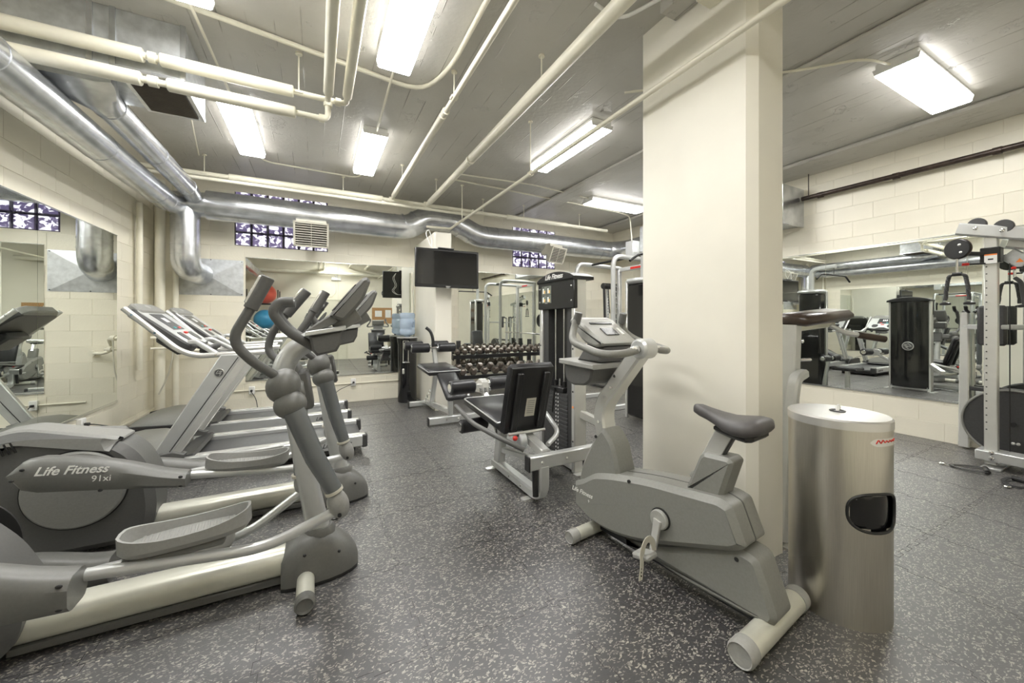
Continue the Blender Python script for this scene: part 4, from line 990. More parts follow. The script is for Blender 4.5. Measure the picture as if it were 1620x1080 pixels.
# seat tower
MB().prism(round_poly([(0.36, 0.50), (0.185, 0.515), (0.128, 0.705), (0.150, 0.722), (0.265, 0.715), (0.285, 0.695)], [0.01, 0.02, 0.01, 0.008, 0.008, 0.01], 3), -0.062, 0.062, 'xz', 0.016).build('seat_tower', 'grey_plastic', bk, smooth=30)
MB().bar([(0.265, 0, 0.66), (0.185, 0, 0.83)], 0.045, 0.080, 0.005, up=(1, 0, 0)).build('seat_post', 'silver_bright', bk)
MB().bar([(0.225, 0, 0.66), (0.142, 0, 0.83)], 0.040, 0.012, 0.003, up=(1, 0, 0)).build('post_rail', 'charcoal', bk)
rg = []; 
for x, w, zt, zb in ((0.340, 0.010, 0.918, 0.905), (0.332, 0.026, 0.932, 0.890), (0.305, 0.034, 0.935, 0.878), (0.26, 0.044, 0.925, 0.868), (0.215, 0.066, 0.915, 0.858), (0.165, 0.095, 0.908, 0.842), (0.11, 0.118, 0.914, 0.834), (0.060, 0.122, 0.922, 0.836), (0.025, 0.104, 0.920, 0.852), (0.005, 0.055, 0.905, 0.872)):
    r_ = []
    for j in range(20):
        a = 2 * PI * j / 20; c_, s_ = math.cos(a), math.sin(a)
        mid = zb + (zt - zb) * 0.42
        z = mid + (zt - mid) * abs(s_) ** 0.8 if s_ >= 0 else mid - (mid - zb) * abs(s_) ** 0.6
        r_.append((x, w * math.copysign(abs(c_) ** 0.75, c_), z))
    rg.append(r_)
st = MB().loft(rg).build('saddle', 'saddle_rubber', bk, smooth=60)
MB().prism([(0.23, 0.030), (0.14, 0.080), (0.06, 0.100), (0.035, 0.07), (0.035, -0.07), (0.06, -0.100), (0.14, -0.080), (0.23, -0.030)], 0.822, 0.858, 'xy', 0.012).build('saddle_base', 'black_plastic', st)
# frame mast and head tube
ms = MB(); ms.bar(fillet([(0.86, 0, 0.38), (0.955, 0, 0.80), (0.66, 0, 1.175)], 0.10, 6), 0.085, [0.12] * 1 + [0.115] * 7 + [0.10], 0.012, up=(0, 1, 0))
ms.v = ms.v
ms.build('frame_mast', 'silver_bright', bk, smooth=30)
for (x, z) in ((0.905, 0.62), (0.93, 0.72), (0.88, 0.88), (0.83, 0.945)): MB().cyl((x, 0.058, z), (x, 0.066, z), 0.009, 10).build('bolt', 'chrome', bk)
for (x, z) in ((0.80, 1.02),): MB().cyl((x, 0.058, z), (x, 0.066, z), 0.009, 10).build('bolt', 'chrome', bk)
logo(bk, basis((0.888, 0.0605, 0.535), (-1, 0, 0.1), (0.1, 0, 1)), 0.032, 'silver_bright', 'charcoal')
MB().cyl((0.640, -0.058, 1.19), (0.640, 0.058, 1.19), 0.058, 22, 0.012).build('head_tube', 'silver_paint', bk, smooth=30)
# handlebars
for s in (1, -1):
    hb = MB().tube(fillet([(0.640, s * 0.05, 1.19), (0.622, s * 0.17, 1.172), (0.685, s * 0.300, 1.165), (0.93, s * 0.285, 1.225), (0.985, s * 0.225, 1.29), (0.955, s * 0.205, 1.395)], [0.06, 0.09, 0.10, 0.06], 6), 0.0215, 14).build('handlebar', 'grey_plastic', bk, smooth=50)
    MB().cyl((0.974, s * 0.212, 1.33), (0.954, s * 0.205, 1.40), 0.0245, 16, 0.004).build('grip_end', 'grey_plastic_dark', hb)
    MB().cyl((0.638, s * 0.075, 1.187), (0.633, s * 0.13, 1.179), 0.024, 14).build('pulse_plate', 'chrome', hb)
# console, tilted face towards the rider
cn = MB().prism(round_poly([(0.80, 1.215), (1.02, 1.365), (1.07, 1.372), (1.09, 1.345), (0.96, 1.215), (0.85, 1.19)], [0.01, 0.02, 0.01, 0.01, 0.04, 0.02], 3), -0.165, 0.165, 'xz', 0.014).build('console', 'grey_plastic_light', bk, smooth=30)
ex = Vector((0.22, 0, 0.15)).normalized(); nn = Vector((-0.15, 0, 0.22)).normalized()
Mc = Matrix((ex, Vector((0, 1, 0)), nn)).transposed()
base = Vector((0.80, 0, 1.215))
MB().box(base + ex * 0.115 + nn * 0.003, (0.07, 0.115, 0.006), Mc, 0.001).build('display', 'screen_dark', cn)
MB().box(base + ex * 0.205 + nn * 0.003, (0.016, 0.20, 0.006), Mc, 0.001).build('display_strip', 'screen_dark', cn)
MB().box(base + ex * 0.115 + V(0, -0.10, 0) + nn * 0.003, (0.07, 0.016, 0.006), Mc, 0.001).build('heart_rate_label', 'white_print', cn)
MB().prism([(0.83, 1.19), (0.96, 1.215), (1.05, 1.10), (0.86, 1.10)], -0.13, 0.13, 'xz', 0.01).build('console_neck', 'grey_plastic_dark', bk)
MB().prism([(0.84, 1.090), (1.14, 1.105), (1.14, 1.075), (0.84, 1.062)], -0.205, 0.205, 'xz', 0.004).build('tray_lip', 'grey_plastic_light', bk)
MB().prism(round_poly([(0.86, 1.07), (1.12, 1.08), (1.10, 0.975), (1.04, 0.945), (0.93, 0.955), (0.88, 0.99)], 0.02, 3), -0.185, 0.185, 'xz', 0.012).build('tray', 'grey_plastic_dark', bk)
# stabilisers
for x, r_, L_ in ((-0.005, 0.052, 0.27), (0.975, 0.040, 0.25)):
    s_ = MB().cyl((x, -L_, r_), (x, L_, r_), r_ * 0.94, 22).build('stabiliser', 'warm_silver', bk, smooth=30)
    for q in (-1, 1):
        MB().lathe([(r_, 0), (r_, 0.05), (r_ * 0.88, 0.062), (r_ * 0.8, 0.058), (0, 0.056)], 22, Matrix.Translation((x, q * (L_ - 0.045), r_)) @ Matrix.Rotation(-q * PI / 2, 4, 'X')).build('end_cap', 'grey_plastic_light', s_, smooth=30)
# cranks and pedals
for s, ang in ((1, -1.42), (-1, 1.75)):
    c0 = Vector((0.455, s * 0.118, 0.335))
    MB().cyl(c0 - V(0, s * .004, 0), c0 + V(0, s * 0.004, 0), 0.055, 26).build('crank_recess', 'dark_print', bk)
    MB().cyl(c0, c0 + V(0, s * 0.022, 0), 0.049, 26, 0.005).build('crank_boss', 'grey_plastic_light', bk, smooth=30)
    tip = c0 + V(math.cos(ang) * 0.165, s * 0.030, math.sin(ang) * 0.165)
    MB().bar([c0 + V(0, s * 0.022, 0), tip], [0.042, 0.034], 0.020, 0.004, up=(0, 1, 0)).build('crank_arm', 'silver_bright', bk)
    pc = tip + V(0, s * 0.065, 0)
    MB().cyl(tip, tip + V(0, s * 0.03, 0), 0.012, 12).build('pedal_axle', 'chrome', bk)
    pedal = MB().box(pc, (0.10, 0.085, 0.032), RY(0.25), 0.010).build('pedal', 'grey_plastic_light', bk)
    loop = [pc + V(0.0, s * 0.045 * math.cos(a), 0.045 + 0.0 + 0.062 * math.sin(a)) if False else pc + V(-0.02 + 0.0, s * 0.048 * math.cos(a), 0.012 + 0.075 * max(0, math.sin(a))) for a in [PI * k / 12 for k in range(13)]]
    MB().bar(loop, 0.034, 0.004, 0.001, up=(1, 0, 0)).build('pedal_strap', 'louver', pedal)
    tail = MB().bar([pc + V(-0.02, s * 0.048, 0.012), pc + V(-0.025, s * 0.056, -0.03), pc + V(-0.02, s * 0.060, -0.095)], 0.028, 0.004, 0.001, up=(1, 0, 0)).build('strap_tail', 'louver', pedal)
    for k in range(3): MB().box(pc + V(-0.022, s * 0.0605, -0.035 - 0.018 * k), (0.010, 0.004, 0.006)).build('strap_hole', 'dark_print', pedal)
# ================================================================== LEG MACHINE WITH WEIGHT TOWER
def pad(mb_c, size, R, name, m, parent, ch=0.022, world=True, piping=None):
    o = MB().box(mb_c, size, R, ch).build(name, m, parent, world=world, smooth=60)
    return o
def roller(a, b_, r, parent, world=True):
    a = Vector(a); b_ = Vector(b_); d = (b_ - a).normalized()
    o = MB().cyl(a, b_, r, 22, 0.012).build('foam_roller', 'black_vinyl', parent, world=world, smooth=40)
    for p, q in ((a, -1), (b_, 1)):
        MB().cyl(p + d * q * -0.001, p + d * q * 0.006, r * 0.62, 18, 0.002).build('roller_cap', 'chrome', o, world=True)
    return o
def bolt(p, ax, parent, r=0.011, m='chrome'):
    p = Vector(p); ax = Vector(ax).normalized()
    return MB().lathe([(r, 0), (r * 0.9, 0.006), (r * 0.5, 0.009), (0, 0.010)], 12, Matrix.Translation(p) @ ax.to_track_quat('Z', 'Y').to_matrix().to_4x4()).build('bolt', m, parent, world=True)
def quad(parent, name, m, o, ex, ey, w, h, th=0.002):
    M = basis(o, ex, ey); b = MB().box((0, 0, 0), (w, h, th)); b.v = [tuple(M @ Vector(p)) for p in b.v]
    return b.build(name, m, parent, world=True, smooth=0)

LX = 1.47
t = thing('leg_curl_machine', 'leg machine with black padded seat and tall weight tower, in front of the dumbbell rack', 'weight machine', (1.6, 2.9, 0))
# J-shaped base bar with upturned near end
MB().bar(fillet([(LX, 3.18, 0.055), (LX, 2.36, 0.055), (LX, 2.36, 0.29)], 0.13, 8), 0.075, 0.085, 0.014, up=(1, 0, 0)).build('base_bar', 'silver_paint', t, world=True, smooth=30)
for y in (3.16, 2.50):
    MB().prism(round_poly([(LX - 0.10, y - 0.03), (LX + 0.10, y - 0.03), (LX + 0.10, y + 0.03), (LX - 0.10, y + 0.03)], 0.02, 3), 0.0, 0.010, 'xy').build('foot_plate', 'silver_bright', t, world=True)
for y in (2.62, 2.82): bolt((LX - 0.0385, y, 0.055), (-1, 0, 0), t)
MB().bar([(LX, 3.10, 0.06), (LX, 3.02, 0.50)], 0.07, 0.11, 0.012, up=(0, 1, 0)).build('front_post', 'silver_paint', t, world=True)
MB().box((LX - 0.036, 3.075, 0.36), (0.006, 0.02, 0.10), None).build('post_slot', 'dark_print', t, world=True)
# cross beam at the back
cb_ = MB().bx(1.345, 2.10, 2.33, 2.39, 0.275, 0.375, 0.008).build('cross_beam', 'silver_paint', t, world=True)
MB().bx(1.338, 1.352, 2.326, 2.394, 0.27, 0.38, 0.004).build('beam_cap', 'black_plastic', cb_, world=True)
for x in (1.45, 1.66): bolt((x, 2.33, 0.325), (0, -1, 0), t, 0.013)
MB().bar([(1.52, 2.40, 0.36), (1.50, 2.98, 0.50)], 0.075, 0.07, 0.010).build('seat_beam', 'silver_bright', t, world=True)
MB().bar([(1.50, 2.40, 0.30), (1.48, 3.05, 0.20)], 0.05, 0.05, 0.008).build('lower_brace', 'silver_paint', t, world=True)
for x in (1.405, 1.86): MB().tube([(x, 2.36, 0.29), (x - 0.005, 2.34, 0.09)], 0.022, 14).build('foot_peg', 'black_plastic', t, world=True)
# seat and back
MB().box((1.475, 3.06, 0.545), (0.44, 0.78, 0.075), RX(math.radians(4)), 0.026).build('seat', 'black_vinyl', t, world=True, smooth=60)
MB().tube(fillet([(1.255, 2.68, 0.552), (1.255, 3.44, 0.605), (1.695, 3.44, 0.605), (1.695, 2.68, 0.552), (1.255, 2.68, 0.552)], 0.04, 4), 0.006, 8).build('seat_piping', 'silver_paint', t, world=True)
MB().bx(1.40, 1.55, 2.75, 3.2, 0.46, 0.515, 0.01).build('seat_bracket', 'silver_paint', t, world=True)
Rb = RX(math.radians(16))
bkc = V(1.475, 2.58, 0.735)
bkp = MB().box(bkc + Rb @ V(0, 0.03, 0), (0.40, 0.055, 0.58), Rb, 0.024).build('backrest', 'black_vinyl', t, world=True, smooth=60)
MB().box(bkc + Rb @ V(0, -0.008, 0), (0.37, 0.018, 0.55), Rb, 0.006).build('back_board', 'black_plastic', t, world=True)
for x in (-0.115, 0.115): MB().box(bkc + Rb @ V(x, -0.03, 0.0), (0.05, 0.035, 0.48), Rb, 0.008).build('back_rib', 'black_plastic', t, world=True)
MB().box(bkc + Rb @ V(0.02, -0.0185, -0.06), (0.085, 0.002, 0.155), Rb).build('instruction_label', 'louver', t, world=True)
for k in range(7): MB().box(bkc + Rb @ V(0.02, -0.0200, -0.005 - k * 0.017), (0.06, 0.001, 0.005), Rb).build('label_line', 'grey_plastic', t, world=True)
MB().tube([(1.31, 2.60, 0.475), (1.64, 2.60, 0.475)], 0.012, 10).build('back_axle', 'silver_bright', t, world=True)
MB().cyl((1.40, 2.63, 0.405), (1.46, 2.63, 0.405), 0.075, 22, 0.006).build('adjuster_cam', 'galvanised_dull', t, world=True)
kn = MB().cyl((1.395, 2.60, 0.455), (1.36, 2.57, 0.452), 0.008, 8).build('pull_pin', 'black_plastic', t, world=True)
MB().ell((1.35, 2.56, 0.452), 0.020, None, 14, 10).build('knob', 'red_plastic', kn, world=True, smooth=60)
# side handles
MB().tube(fillet([(1.36, 2.44, 0.40), (1.22, 2.52, 0.475), (1.15, 2.92, 0.500), (1.15, 3.36, 0.560)], 0.10, 6), 0.019, 14).build('side_handle', 'grey_plastic_dark', t, world=True, smooth=50)
MB().tube(fillet([(1.58, 2.46, 0.40), (1.74, 2.54, 0.45), (1.80, 2.80, 0.52), (1.79, 2.95, 0.60)], 0.10, 6), 0.019, 14).build('side_handle', 'silver_paint', t, world=True, smooth=50)
# thigh and shin rollers
roller((1.19, 3.66, 0.672), (1.455, 3.68, 0.672), 0.072, t); roller((1.66, 3.76, 0.672), (1.92, 3.78, 0.672), 0.072, t)
MB().cyl((1.45, 3.68, 0.672), (1.67, 3.76, 0.672), 0.016, 12).build('roller_axle', 'chrome', t, world=True)
MB().prism(round_poly([(3.60, 0.60), (3.62, 0.72), (3.72, 0.74), (3.86, 0.66), (3.84, 0.58)], 0.015, 2), 1.525, 1.60, 'yz', 0.006).build('roller_bracket', 'silver_bright', t, world=True)
MB().bar([(1.56, 3.66, 0.62), (1.54, 3.40, 0.44), (1.50, 3.15, 0.30)], 0.06, 0.05, 0.008).build('lever_arm', 'silver_bright', t, world=True)
for k in range(3): MB().cyl((1.50 + .05 * k, 3.60, 0.625), (1.50 + .05 * k, 3.60, 0.66), 0.014, 10).build('adjuster_pin', 'chrome', t, world=True)
roller((1.155, 3.26, 0.390), (1.42, 3.28, 0.390), 0.062, t)
MB().cyl((1.42, 3.28, 0.39), (1.54, 3.29, 0.39), 0.014, 10).build('roller_axle', 'chrome', t, world=True)
# weight tower: open face towards the seat (-x), curved shroud behind
TX, TY0, TY1, TZ = 2.02, 2.71, 3.30, 1.80
for y in (TY0, TY1 - 0.05):
    u = MB().bx(TX, TX + 0.13, y, y + 0.05, 0.0, 1.72, 0.006).build('tower_upright', 'silver_bright', t, world=True)
    for z in (0.28, 0.72, 1.10): MB().cyl((TX - 0.001, y + 0.025, z), (TX - 0.004, y + 0.025, z), 0.009, 10).build('rivet', 'dark_print', u, world=True)
    MB().bx(TX - 0.003, TX, y + 0.015, y + 0.035, 0.575, 0.59).build('warning_mark', 'orange_mark', u, world=True)
MB().bx(TX, TX + 0.14, TY0 + 0.04, TY1 - 0.04, 0.02, 0.09, 0.006).build('tower_foot', 'silver_paint', t, world=True)
for y in (TY0 - 0.06, TY1 + 0.0): MB().bx(TX - 0.02, TX + 0.2, y, y + 0.06, 0.0, 0.012, 0.003).build('foot_plate', 'silver_paint', t, world=True)
arc = [(TX + 0.12 + 0.085 * math.sin(PI * k / 12), TY0 + 0.005 + (TY1 - TY0 - 0.01) * k / 12) for k in range(13)]
sh = MB().prism(arc + [(x - 0.012, y) for x, y in arc[::-1]], 0.06, 1.72, 'xy').build('rear_shroud', 'smoked_panel', t, world=True, smooth=40)
MB().bx(TX + 0.085, TX + 0.118, TY0 + 0.05, TY1 - 0.05, 0.09, 1.70).build('inner_panel', 'black_plastic', t, world=True)
for y in (TY0 + 0.06, TY1 - 0.14): MB().bx(TX + 0.02, TX + 0.085, y, y + 0.08, 0.09, 1.48).build('side_panel', 'charcoal', t, world=True)
for y in (2.93, 3.07): MB().cyl((TX + 0.045, y, 0.09), (TX + 0.045, y, 1.50), 0.0095, 12).build('guide_rod', 'chrome', t, world=True)
n_pl = 16; zz = 0.10
for k in range(n_pl):
    wp = MB().bx(TX + 0.012, TX + 0.082, 2.84, 3.16, zz + k * 0.036, zz + k * 0.036 + 0.0335, 0.003).build('weight_plate', 'weight_iron', t, world=True)
    for y in (2.985, 3.02): MB().bx(TX + 0.0105, TX + 0.0125, y - 0.006, y + 0.006, zz + k * 0.036 + 0.008, zz + k * 0.036 + 0.024).build('number_mark', 'white_print', wp, world=True)
MB().bx(TX + 0.005, TX + 0.085, 2.90, 3.10, zz + n_pl * 0.036, zz + n_pl * 0.036 + 0.05, 0.006).build('top_plate', 'black_plastic', t, world=True)
for y in (2.93, 3.07): MB().cyl((TX + 0.045, y, 0.72), (TX + 0.045, y, 0.78), 0.018, 12).build('rod_bushing', 'black_plastic', t, world=True)
MB().cyl((TX + 0.045, 3.0, 0.70), (TX + 0.045, 3.0, 0.80), 0.011, 10).build('cable_bolt', 'chrome', t, world=True)
MB().tube(fillet([(TX - 0.004, 3.02, 0.71), (TX - 0.012, 3.03, 0.58), (TX - 0.012, 3.045, 0.48)], 0.03, 4), 0.009, 8).build('selector_strap', 'black_plastic', t, world=True)
# head panel and arched cap
hp_ = MB().bx(TX - 0.012, TX + 0.03, TY0 - 0.008, TY1 + 0.008, 1.46, 1.72, 0.006).build('head_panel', 'black_plastic', t, world=True)
for y in (TY0 + 0.03, TY1 - 0.03):
    for z in (1.53, 1.66): bolt((TX - 0.012, y, z), (-1, 0, 0), hp_, 0.008, 'silver_bright')
for i in range(2):
    for j in range(2):
        o = Vector((TX - 0.0135, 3.19 - i * 0.085, 1.645 - j * 0.085))
        q = quad(hp_, 'instruction_picture', 'lcd', o, (0, -1, 0), (0, 0, 1), 0.080, 0.080)
        quad(q, 'picture_figure', 'white_print', o + V(-0.0015, 0.012, -0.005), (0, -1, 0), (0.0, 0.25, 1), 0.02, 0.05, 0.001)
        quad(q, 'picture_figure', 'gold_print', o + V(-0.0015, -0.010, -0.015), (0, -1, 0), (0, 0, 1), 0.022, 0.03, 0.001)
        quad(q, 'picture_figure', 'dark_print', o + V(-0.0015, 0.015, 0.027), (0, -1, 0), (0, 0, 1), 0.03, 0.008, 0.001)
quad(hp_, 'warning_label', 'white_print', (TX - 0.0135, 3.15, 1.525), (0, -1, 0), (0, 0, 1), 0.045, 0.018)
capp = [(TY0 - 0.012, 1.715), (TY0 - 0.012, 1.745)] + [(TY0 - 0.012 + (TY1 - TY0 + 0.024) * k / 12, 1.745 + 0.065 * math.sin(PI * k / 12) ** 0.8) for k in range(1, 12)] + [(TY1 + 0.012, 1.745), (TY1 + 0.012, 1.715)]
cp_ = MB().prism(capp, TX - 0.03, TX + 0.215, 'yz', 0.012).build('tower_cap', 'black_plastic', t, world=True, smooth=30)
text('lettering', 'Life Fitness', 0.066, basis((TX - 0.031 - 1.6 + 1.6, 3.0, 1.763), (0, -1, 0), (0, 0, 1)), 'white_print', None, shear=0.35, bold=0.0012)
lt = bpy.data.objects['lettering'] if False else [o for o in C.objects if o.name.startswith('lettering') and o.parent is None][0]
lt.data.transform(Matrix.Translation((-1.6, -2.9, 0))); lt.parent = cp_
# badge on the curved back
lg = thing('tmp', 'x', 'x')
logo(lg, basis((TX + 0.2065, 3.0, 0.86), (0, 1, 0), (0, 0, 1)), 0.085, 'silver_bright', 'charcoal')
for c in list(lg.children): c.parent = sh; c.data.transform(Matrix.Translation((-1.6, -2.9, 0)))
for c in list(sh.children):
    for g in c.children: g.data.transform(Matrix.Translation((-1.6, -2.9, 0)))
bpy.data.objects.remove(lg)
MB().bar([(2.10, 2.735, 0.52), (2.30, 2.52, 0.40)], 0.07, 0.07, 0.008).build('side_brace', 'silver_bright', t, world=True)

# ================================================================== AB BENCH
t = thing('decline_bench', 'low black padded bench with foam leg rollers, in front of the water cooler', 'bench', (1.52, 5.2, 0))
MB().bx(1.27, 1.80, 5.90, 5.97, 0.02, 0.095, 0.008).build('rear_foot', 'silver_paint', t, world=True)
MB().bx(1.27, 1.97, 4.74, 4.82, 0.02, 0.110, 0.008).build('front_foot', 'silver_paint', t, world=True)
for x0, y0_, y1_ in ((1.262, 5.895, 5.975), (1.262, 4.735, 4.825), (1.965, 4.735, 4.825)): MB().bx(x0, x0 + 0.012, y0_, y1_, 0.0, 0.113, 0.003).build('end_cap', 'black_plastic', t, world=True)
for x in (1.50, 1.66): bolt((x, 4.74, 0.07), (0, -1, 0), t, 0.014)
bolt((1.48, 5.90, 0.06), (0, -1, 0), t, 0.014)
MB().bar([(1.54, 5.92, 0.08), (1.56, 4.80, 0.16)], 0.07, 0.07, 0.008).build('spine', 'silver_bright', t, world=True)
MB().bar([(1.56, 4.78, 0.10), (1.56, 4.78, 0.36)], 0.06, 0.06, 0.008, up=(0, 1, 0)).build('front_post', 'silver_paint', t, world=True)
MB().bx(1.525, 1.595, 4.745, 4.815, 0.30, 0.48, 0.008).build('post_sleeve', 'black_plastic', t, world=True)
MB().tube(fillet([(1.50, 4.70, 0.40), (1.52, 4.66, 0.36), (1.66, 4.68, 0.37)], 0.02, 3), 0.010, 8).build('pull_pin', 'chrome', t, world=True)
MB().box((1.47, 5.02, 0.700), (0.44, 0.62, 0.07), RX(math.radians(3)), 0.024).build('upper_pad', 'black_vinyl', t, world=True, smooth=60)
MB().tube(fillet([(1.255, 4.715, 0.700), (1.255, 5.32, 0.73), (1.685, 5.32, 0.73), (1.685, 4.715, 0.700), (1.255, 4.715, 0.700)], 0.04, 4), 0.006, 8).build('piping', 'silver_paint', t, world=True)
MB().box((1.485, 4.50, 0.545), (0.26, 0.50, 0.06), RX(math.radians(30)), 0.022).build('lower_pad', 'black_vinyl', t, world=True, smooth=60)
MB().bar([(1.52, 4.56, 0.52), (1.54, 5.3, 0.66)], 0.06, 0.05, 0.008).build('pad_rail', 'silver_paint', t, world=True)
MB().bar([(1.54, 5.62, 0.10), (1.52, 5.28, 0.66), (1.50, 5.34, 0.95)], 0.06, 0.06, 0.008, up=(1, 0, 0)).build('rear_post', 'silver_paint', t, world=True)
roller((1.17, 5.30, 0.965), (1.42, 5.30, 0.965), 0.066, t); roller((1.545, 5.30, 0.965), (1.80, 5.30, 0.965), 0.066, t)
roller((1.12, 5.50, 0.99), (1.38, 5.50, 0.99), 0.062, t); roller((1.52, 5.50, 0.99), (1.76, 5.50, 0.99), 0.062, t)
for y, z in ((5.30, 0.965), (5.50, 0.99)): MB().cyl((1.38, y, z), (1.56, y, z), 0.014, 10).build('roller_axle', 'chrome', t, world=True)
MB().tube(fillet([(1.49, 5.34, 0.90), (1.49, 5.36, 1.10), (1.46, 5.38, 1.20), (1.40, 5.40, 1.25)], 0.05, 5), 0.022, 12).build('grab_handle', 'black_plastic', t, world=True, smooth=50)
for k in range(5): MB().box((1.42 + .012 * k, 5.55 - k * 0.03, 0.17 + 0.04 * k), (0.012, 0.05, 0.03), RX(0.6), 0.003).build('rack_tooth', 'chrome', t, world=True)

# ================================================================== DUMBBELL RACK AND DUMBBELLS
t = thing('dumbbell_rack', 'black two-tier dumbbell rack against the back mirror', 'rack', (3.05, 6.42, 0))
for x in (2.32, 3.82):
    MB().bar([(x, 6.68, 0.06), (x, 6.63, 0.98)], 0.07, 0.07, 0.008, up=(0, 1, 0)).build('upright', 'charcoal', t, world=True)
    MB().bx(x - 0.04, x + 0.04, 6.02, 6.74, 0.0, 0.07, 0.008).build('foot', 'charcoal', t, world=True)
    MB().bar([(x, 6.12, 0.06), (x, 6.30, 0.40)], 0.05, 0.05, 0.008, up=(0, 1, 0)).build('front_leg', 'silver_paint', t, world=True)
tilt = math.radians(14)
for z, yc_, nm in ((0.745, 6.42, 'upper_tier'), (0.405, 6.28, 'lower_tier')):
    sh_ = MB()
    for dy in (-0.115, 0.115): sh_.box((3.06, yc_ + dy, z + dy * math.sin(tilt)), (1.92, 0.06, 0.030), RX(tilt), 0.004)
    o = sh_.build(nm, 'black_plastic', t, world=True)
    MB().box((3.06, yc_ - 0.155, z - 0.03), (1.92, 0.012, 0.07), RX(tilt), 0.003).build('front_lip', 'black_plastic', o, world=True)
    for x in (2.10, 4.02): MB().box((x, yc_, z), (0.012, 0.36, 0.10), RX(tilt), 0.003).build('end_plate', 'black_plastic', o, world=True)
def dumbbell(r, L, label, group):
    d = thing('dumbbell', label, 'dumbbell', (0, 0, 0), 0, group)
    for s in (-1, 1):
        prof = [(r * 0.62, 0), (r, r * 0.22), (r, L * 0.30), (r * 0.62, L * 0.30 + r * 0.22)]
        M = Matrix.Translation((0, s * L * 0.17, r * 0.866)) @ Matrix.Rotation(-s * PI / 2, 4, 'X')
        MB().lathe(prof, 6, M @ Matrix.Rotation(PI / 6 * 0, 4, 'Z')).build('head', 'hex_iron', d, smooth=0)
    MB().cyl((0, -L * 0.2, r * 0.866), (0, L * 0.2, r * 0.866), 0.015, 12).build('handle', 'chrome', d)
    return d
def place_db(proto, used, x, y, z, tl):
    o = proto if not used else dup(proto)
    o.location = (x, y, z); o.rotation_euler = (tl, 0, random.uniform(-0.06, 0.06)); return o
GU = 'dumbbells on the upper tier'; GL = 'dumbbells on the lower tier'
pu = dumbbell(0.052, 0.235, 'small hex dumbbell on the upper tier of the rack', GU)
for k in range(13): place_db(pu, k > 0, 2.19 + k * 0.143, 6.42, 0.774, tilt)
plw = dumbbell(0.072, 0.29, 'large hex dumbbell on the lower tier of the rack', GL)
for k in range(9): place_db(plw, k > 0, 2.22 + k * 0.208, 6.28, 0.434, tilt)
# small coloured pair on a wire stand
t = thing('wire_stand', 'small wire stand beside the stub wall holding coloured hand weights', 'stand', (1.98, 6.35, 0))
for x in (-0.10, 0.10): MB().tube(fillet([(x, -0.14, 0), (x, -0.06, 0.30), (x, 0.06, 0.42), (x, 0.14, 0)], 0.03, 4), 0.008, 8).build('side_frame', 'silver_paint', t)
for y, z in ((-0.08, 0.24), (0.03, 0.36)): MB().cyl((-0.11, y, z), (0.11, y, z), 0.008, 8).build('cross_wire', 'silver_paint', t)
def hand_weight(loc, m, label):
    d = thing('hand_weight', label, 'dumbbell', loc, 0.9, 'coloured hand weights on the wire stand')
    for s in (-1, 1): MB().cyl((s * 0.045, 0, 0.03), (s * 0.085, 0, 0.03), 0.030, 8, 0.008).build('head', m, d)
    MB().cyl((-0.05, 0, 0.03), (0.05, 0, 0.03), 0.014, 10).build('handle', m, d)
hand_weight((1.98, 6.37, 0.37), 'teal_vinyl', 'teal vinyl hand weight on the wire stand')
hand_weight((1.98, 6.27, 0.25), 'purple_vinyl', 'purple vinyl hand weight on the wire stand')

# ================================================================== POWER RACK WITH BARBELL
t = thing('power_rack', 'silver power rack with rounded top corners in the far right of the room', 'power rack', (4.47, 4.84, 0))
x0, x1, z1 = 3.99, 4.95, 2.33
for y in (4.39, 5.29):
    MB().tube(fillet([(x0, y, 0.05), (x0, y, z1), (x1, y, z1 - 0.02)], 0.16, 8), 0.036, 14).build('bent_upright', 'silver_paint', t, world=True, smooth=50)
    r = MB().bx(x1 - 0.035, x1 + 0.035, y - 0.035, y + 0.035, 0.0, z1, 0.006).build('upright', 'silver_paint', t, world=True)
    for k in range(14): MB().bar([(x1 - 0.035, y, 0.75 + k * 0.10), (x1 - 0.085, y, 0.785 + k * 0.10)], 0.016, 0.010, 0.003).build('bar_catch', 'silver_paint', r, world=True)
    MB().bx(x0 - 0.12, x1 + 0.1, y - 0.035, y + 0.035, 0.0, 0.07, 0.008).build('base_rail', 'silver_paint', t, world=True)
MB().tube([(4.3, 4.39, z1 - 0.005), (4.3, 5.29, z1 - 0.005)], 0.02, 12).build('pull_up_bar', 'black_plastic', t, world=True)
MB().bx(x1 - 0.03, x1 + 0.03, 4.42, 5.26, z1 - 0.09, z1 - 0.02, 0.006).build('top_cross', 'silver_paint', t, world=True)
MB().bx(x1 - 0.034, x1 - 0.029, 4.70, 4.98, z1 - 0.075, z1 - 0.04).build('red_decal', 'red_plastic', t, world=True)
t = thing('barbell', 'long chrome barbell resting in the power rack', 'barbell', (4.75, 4.84, 1.0))
MB().cyl((4.885, 3.78, 1.02), (4.885, 5.90, 1.02), 0.014, 14).build('shaft', 'chrome', t, world=True)
for a, b_ in ((3.78, 4.16), (5.52, 5.90)):
    MB().cyl((4.885, a, 1.02), (4.885, b_, 1.02), 0.025, 16).build('sleeve', 'chrome', t, world=True)
for z, y in ((0.62, 5.40), (1.35, 5.40)):
    p = tag(MB().lathe([(0.025, -0.02), (0.15, -0.02), (0.16, -0.01), (0.16, 0.012), (0.12, 0.02), (0.025, 0.02)], 28, Matrix.Translation((5.06, y, z)) @ Matrix.Rotation(PI / 2, 4, 'Y'), cap=False).build('weight_plate', 'weight_iron', smooth=30), ('upper' if z > 1 else 'lower') + ' round iron weight plate stored on the power rack upright', 'weight plate', 'plates on the power rack')

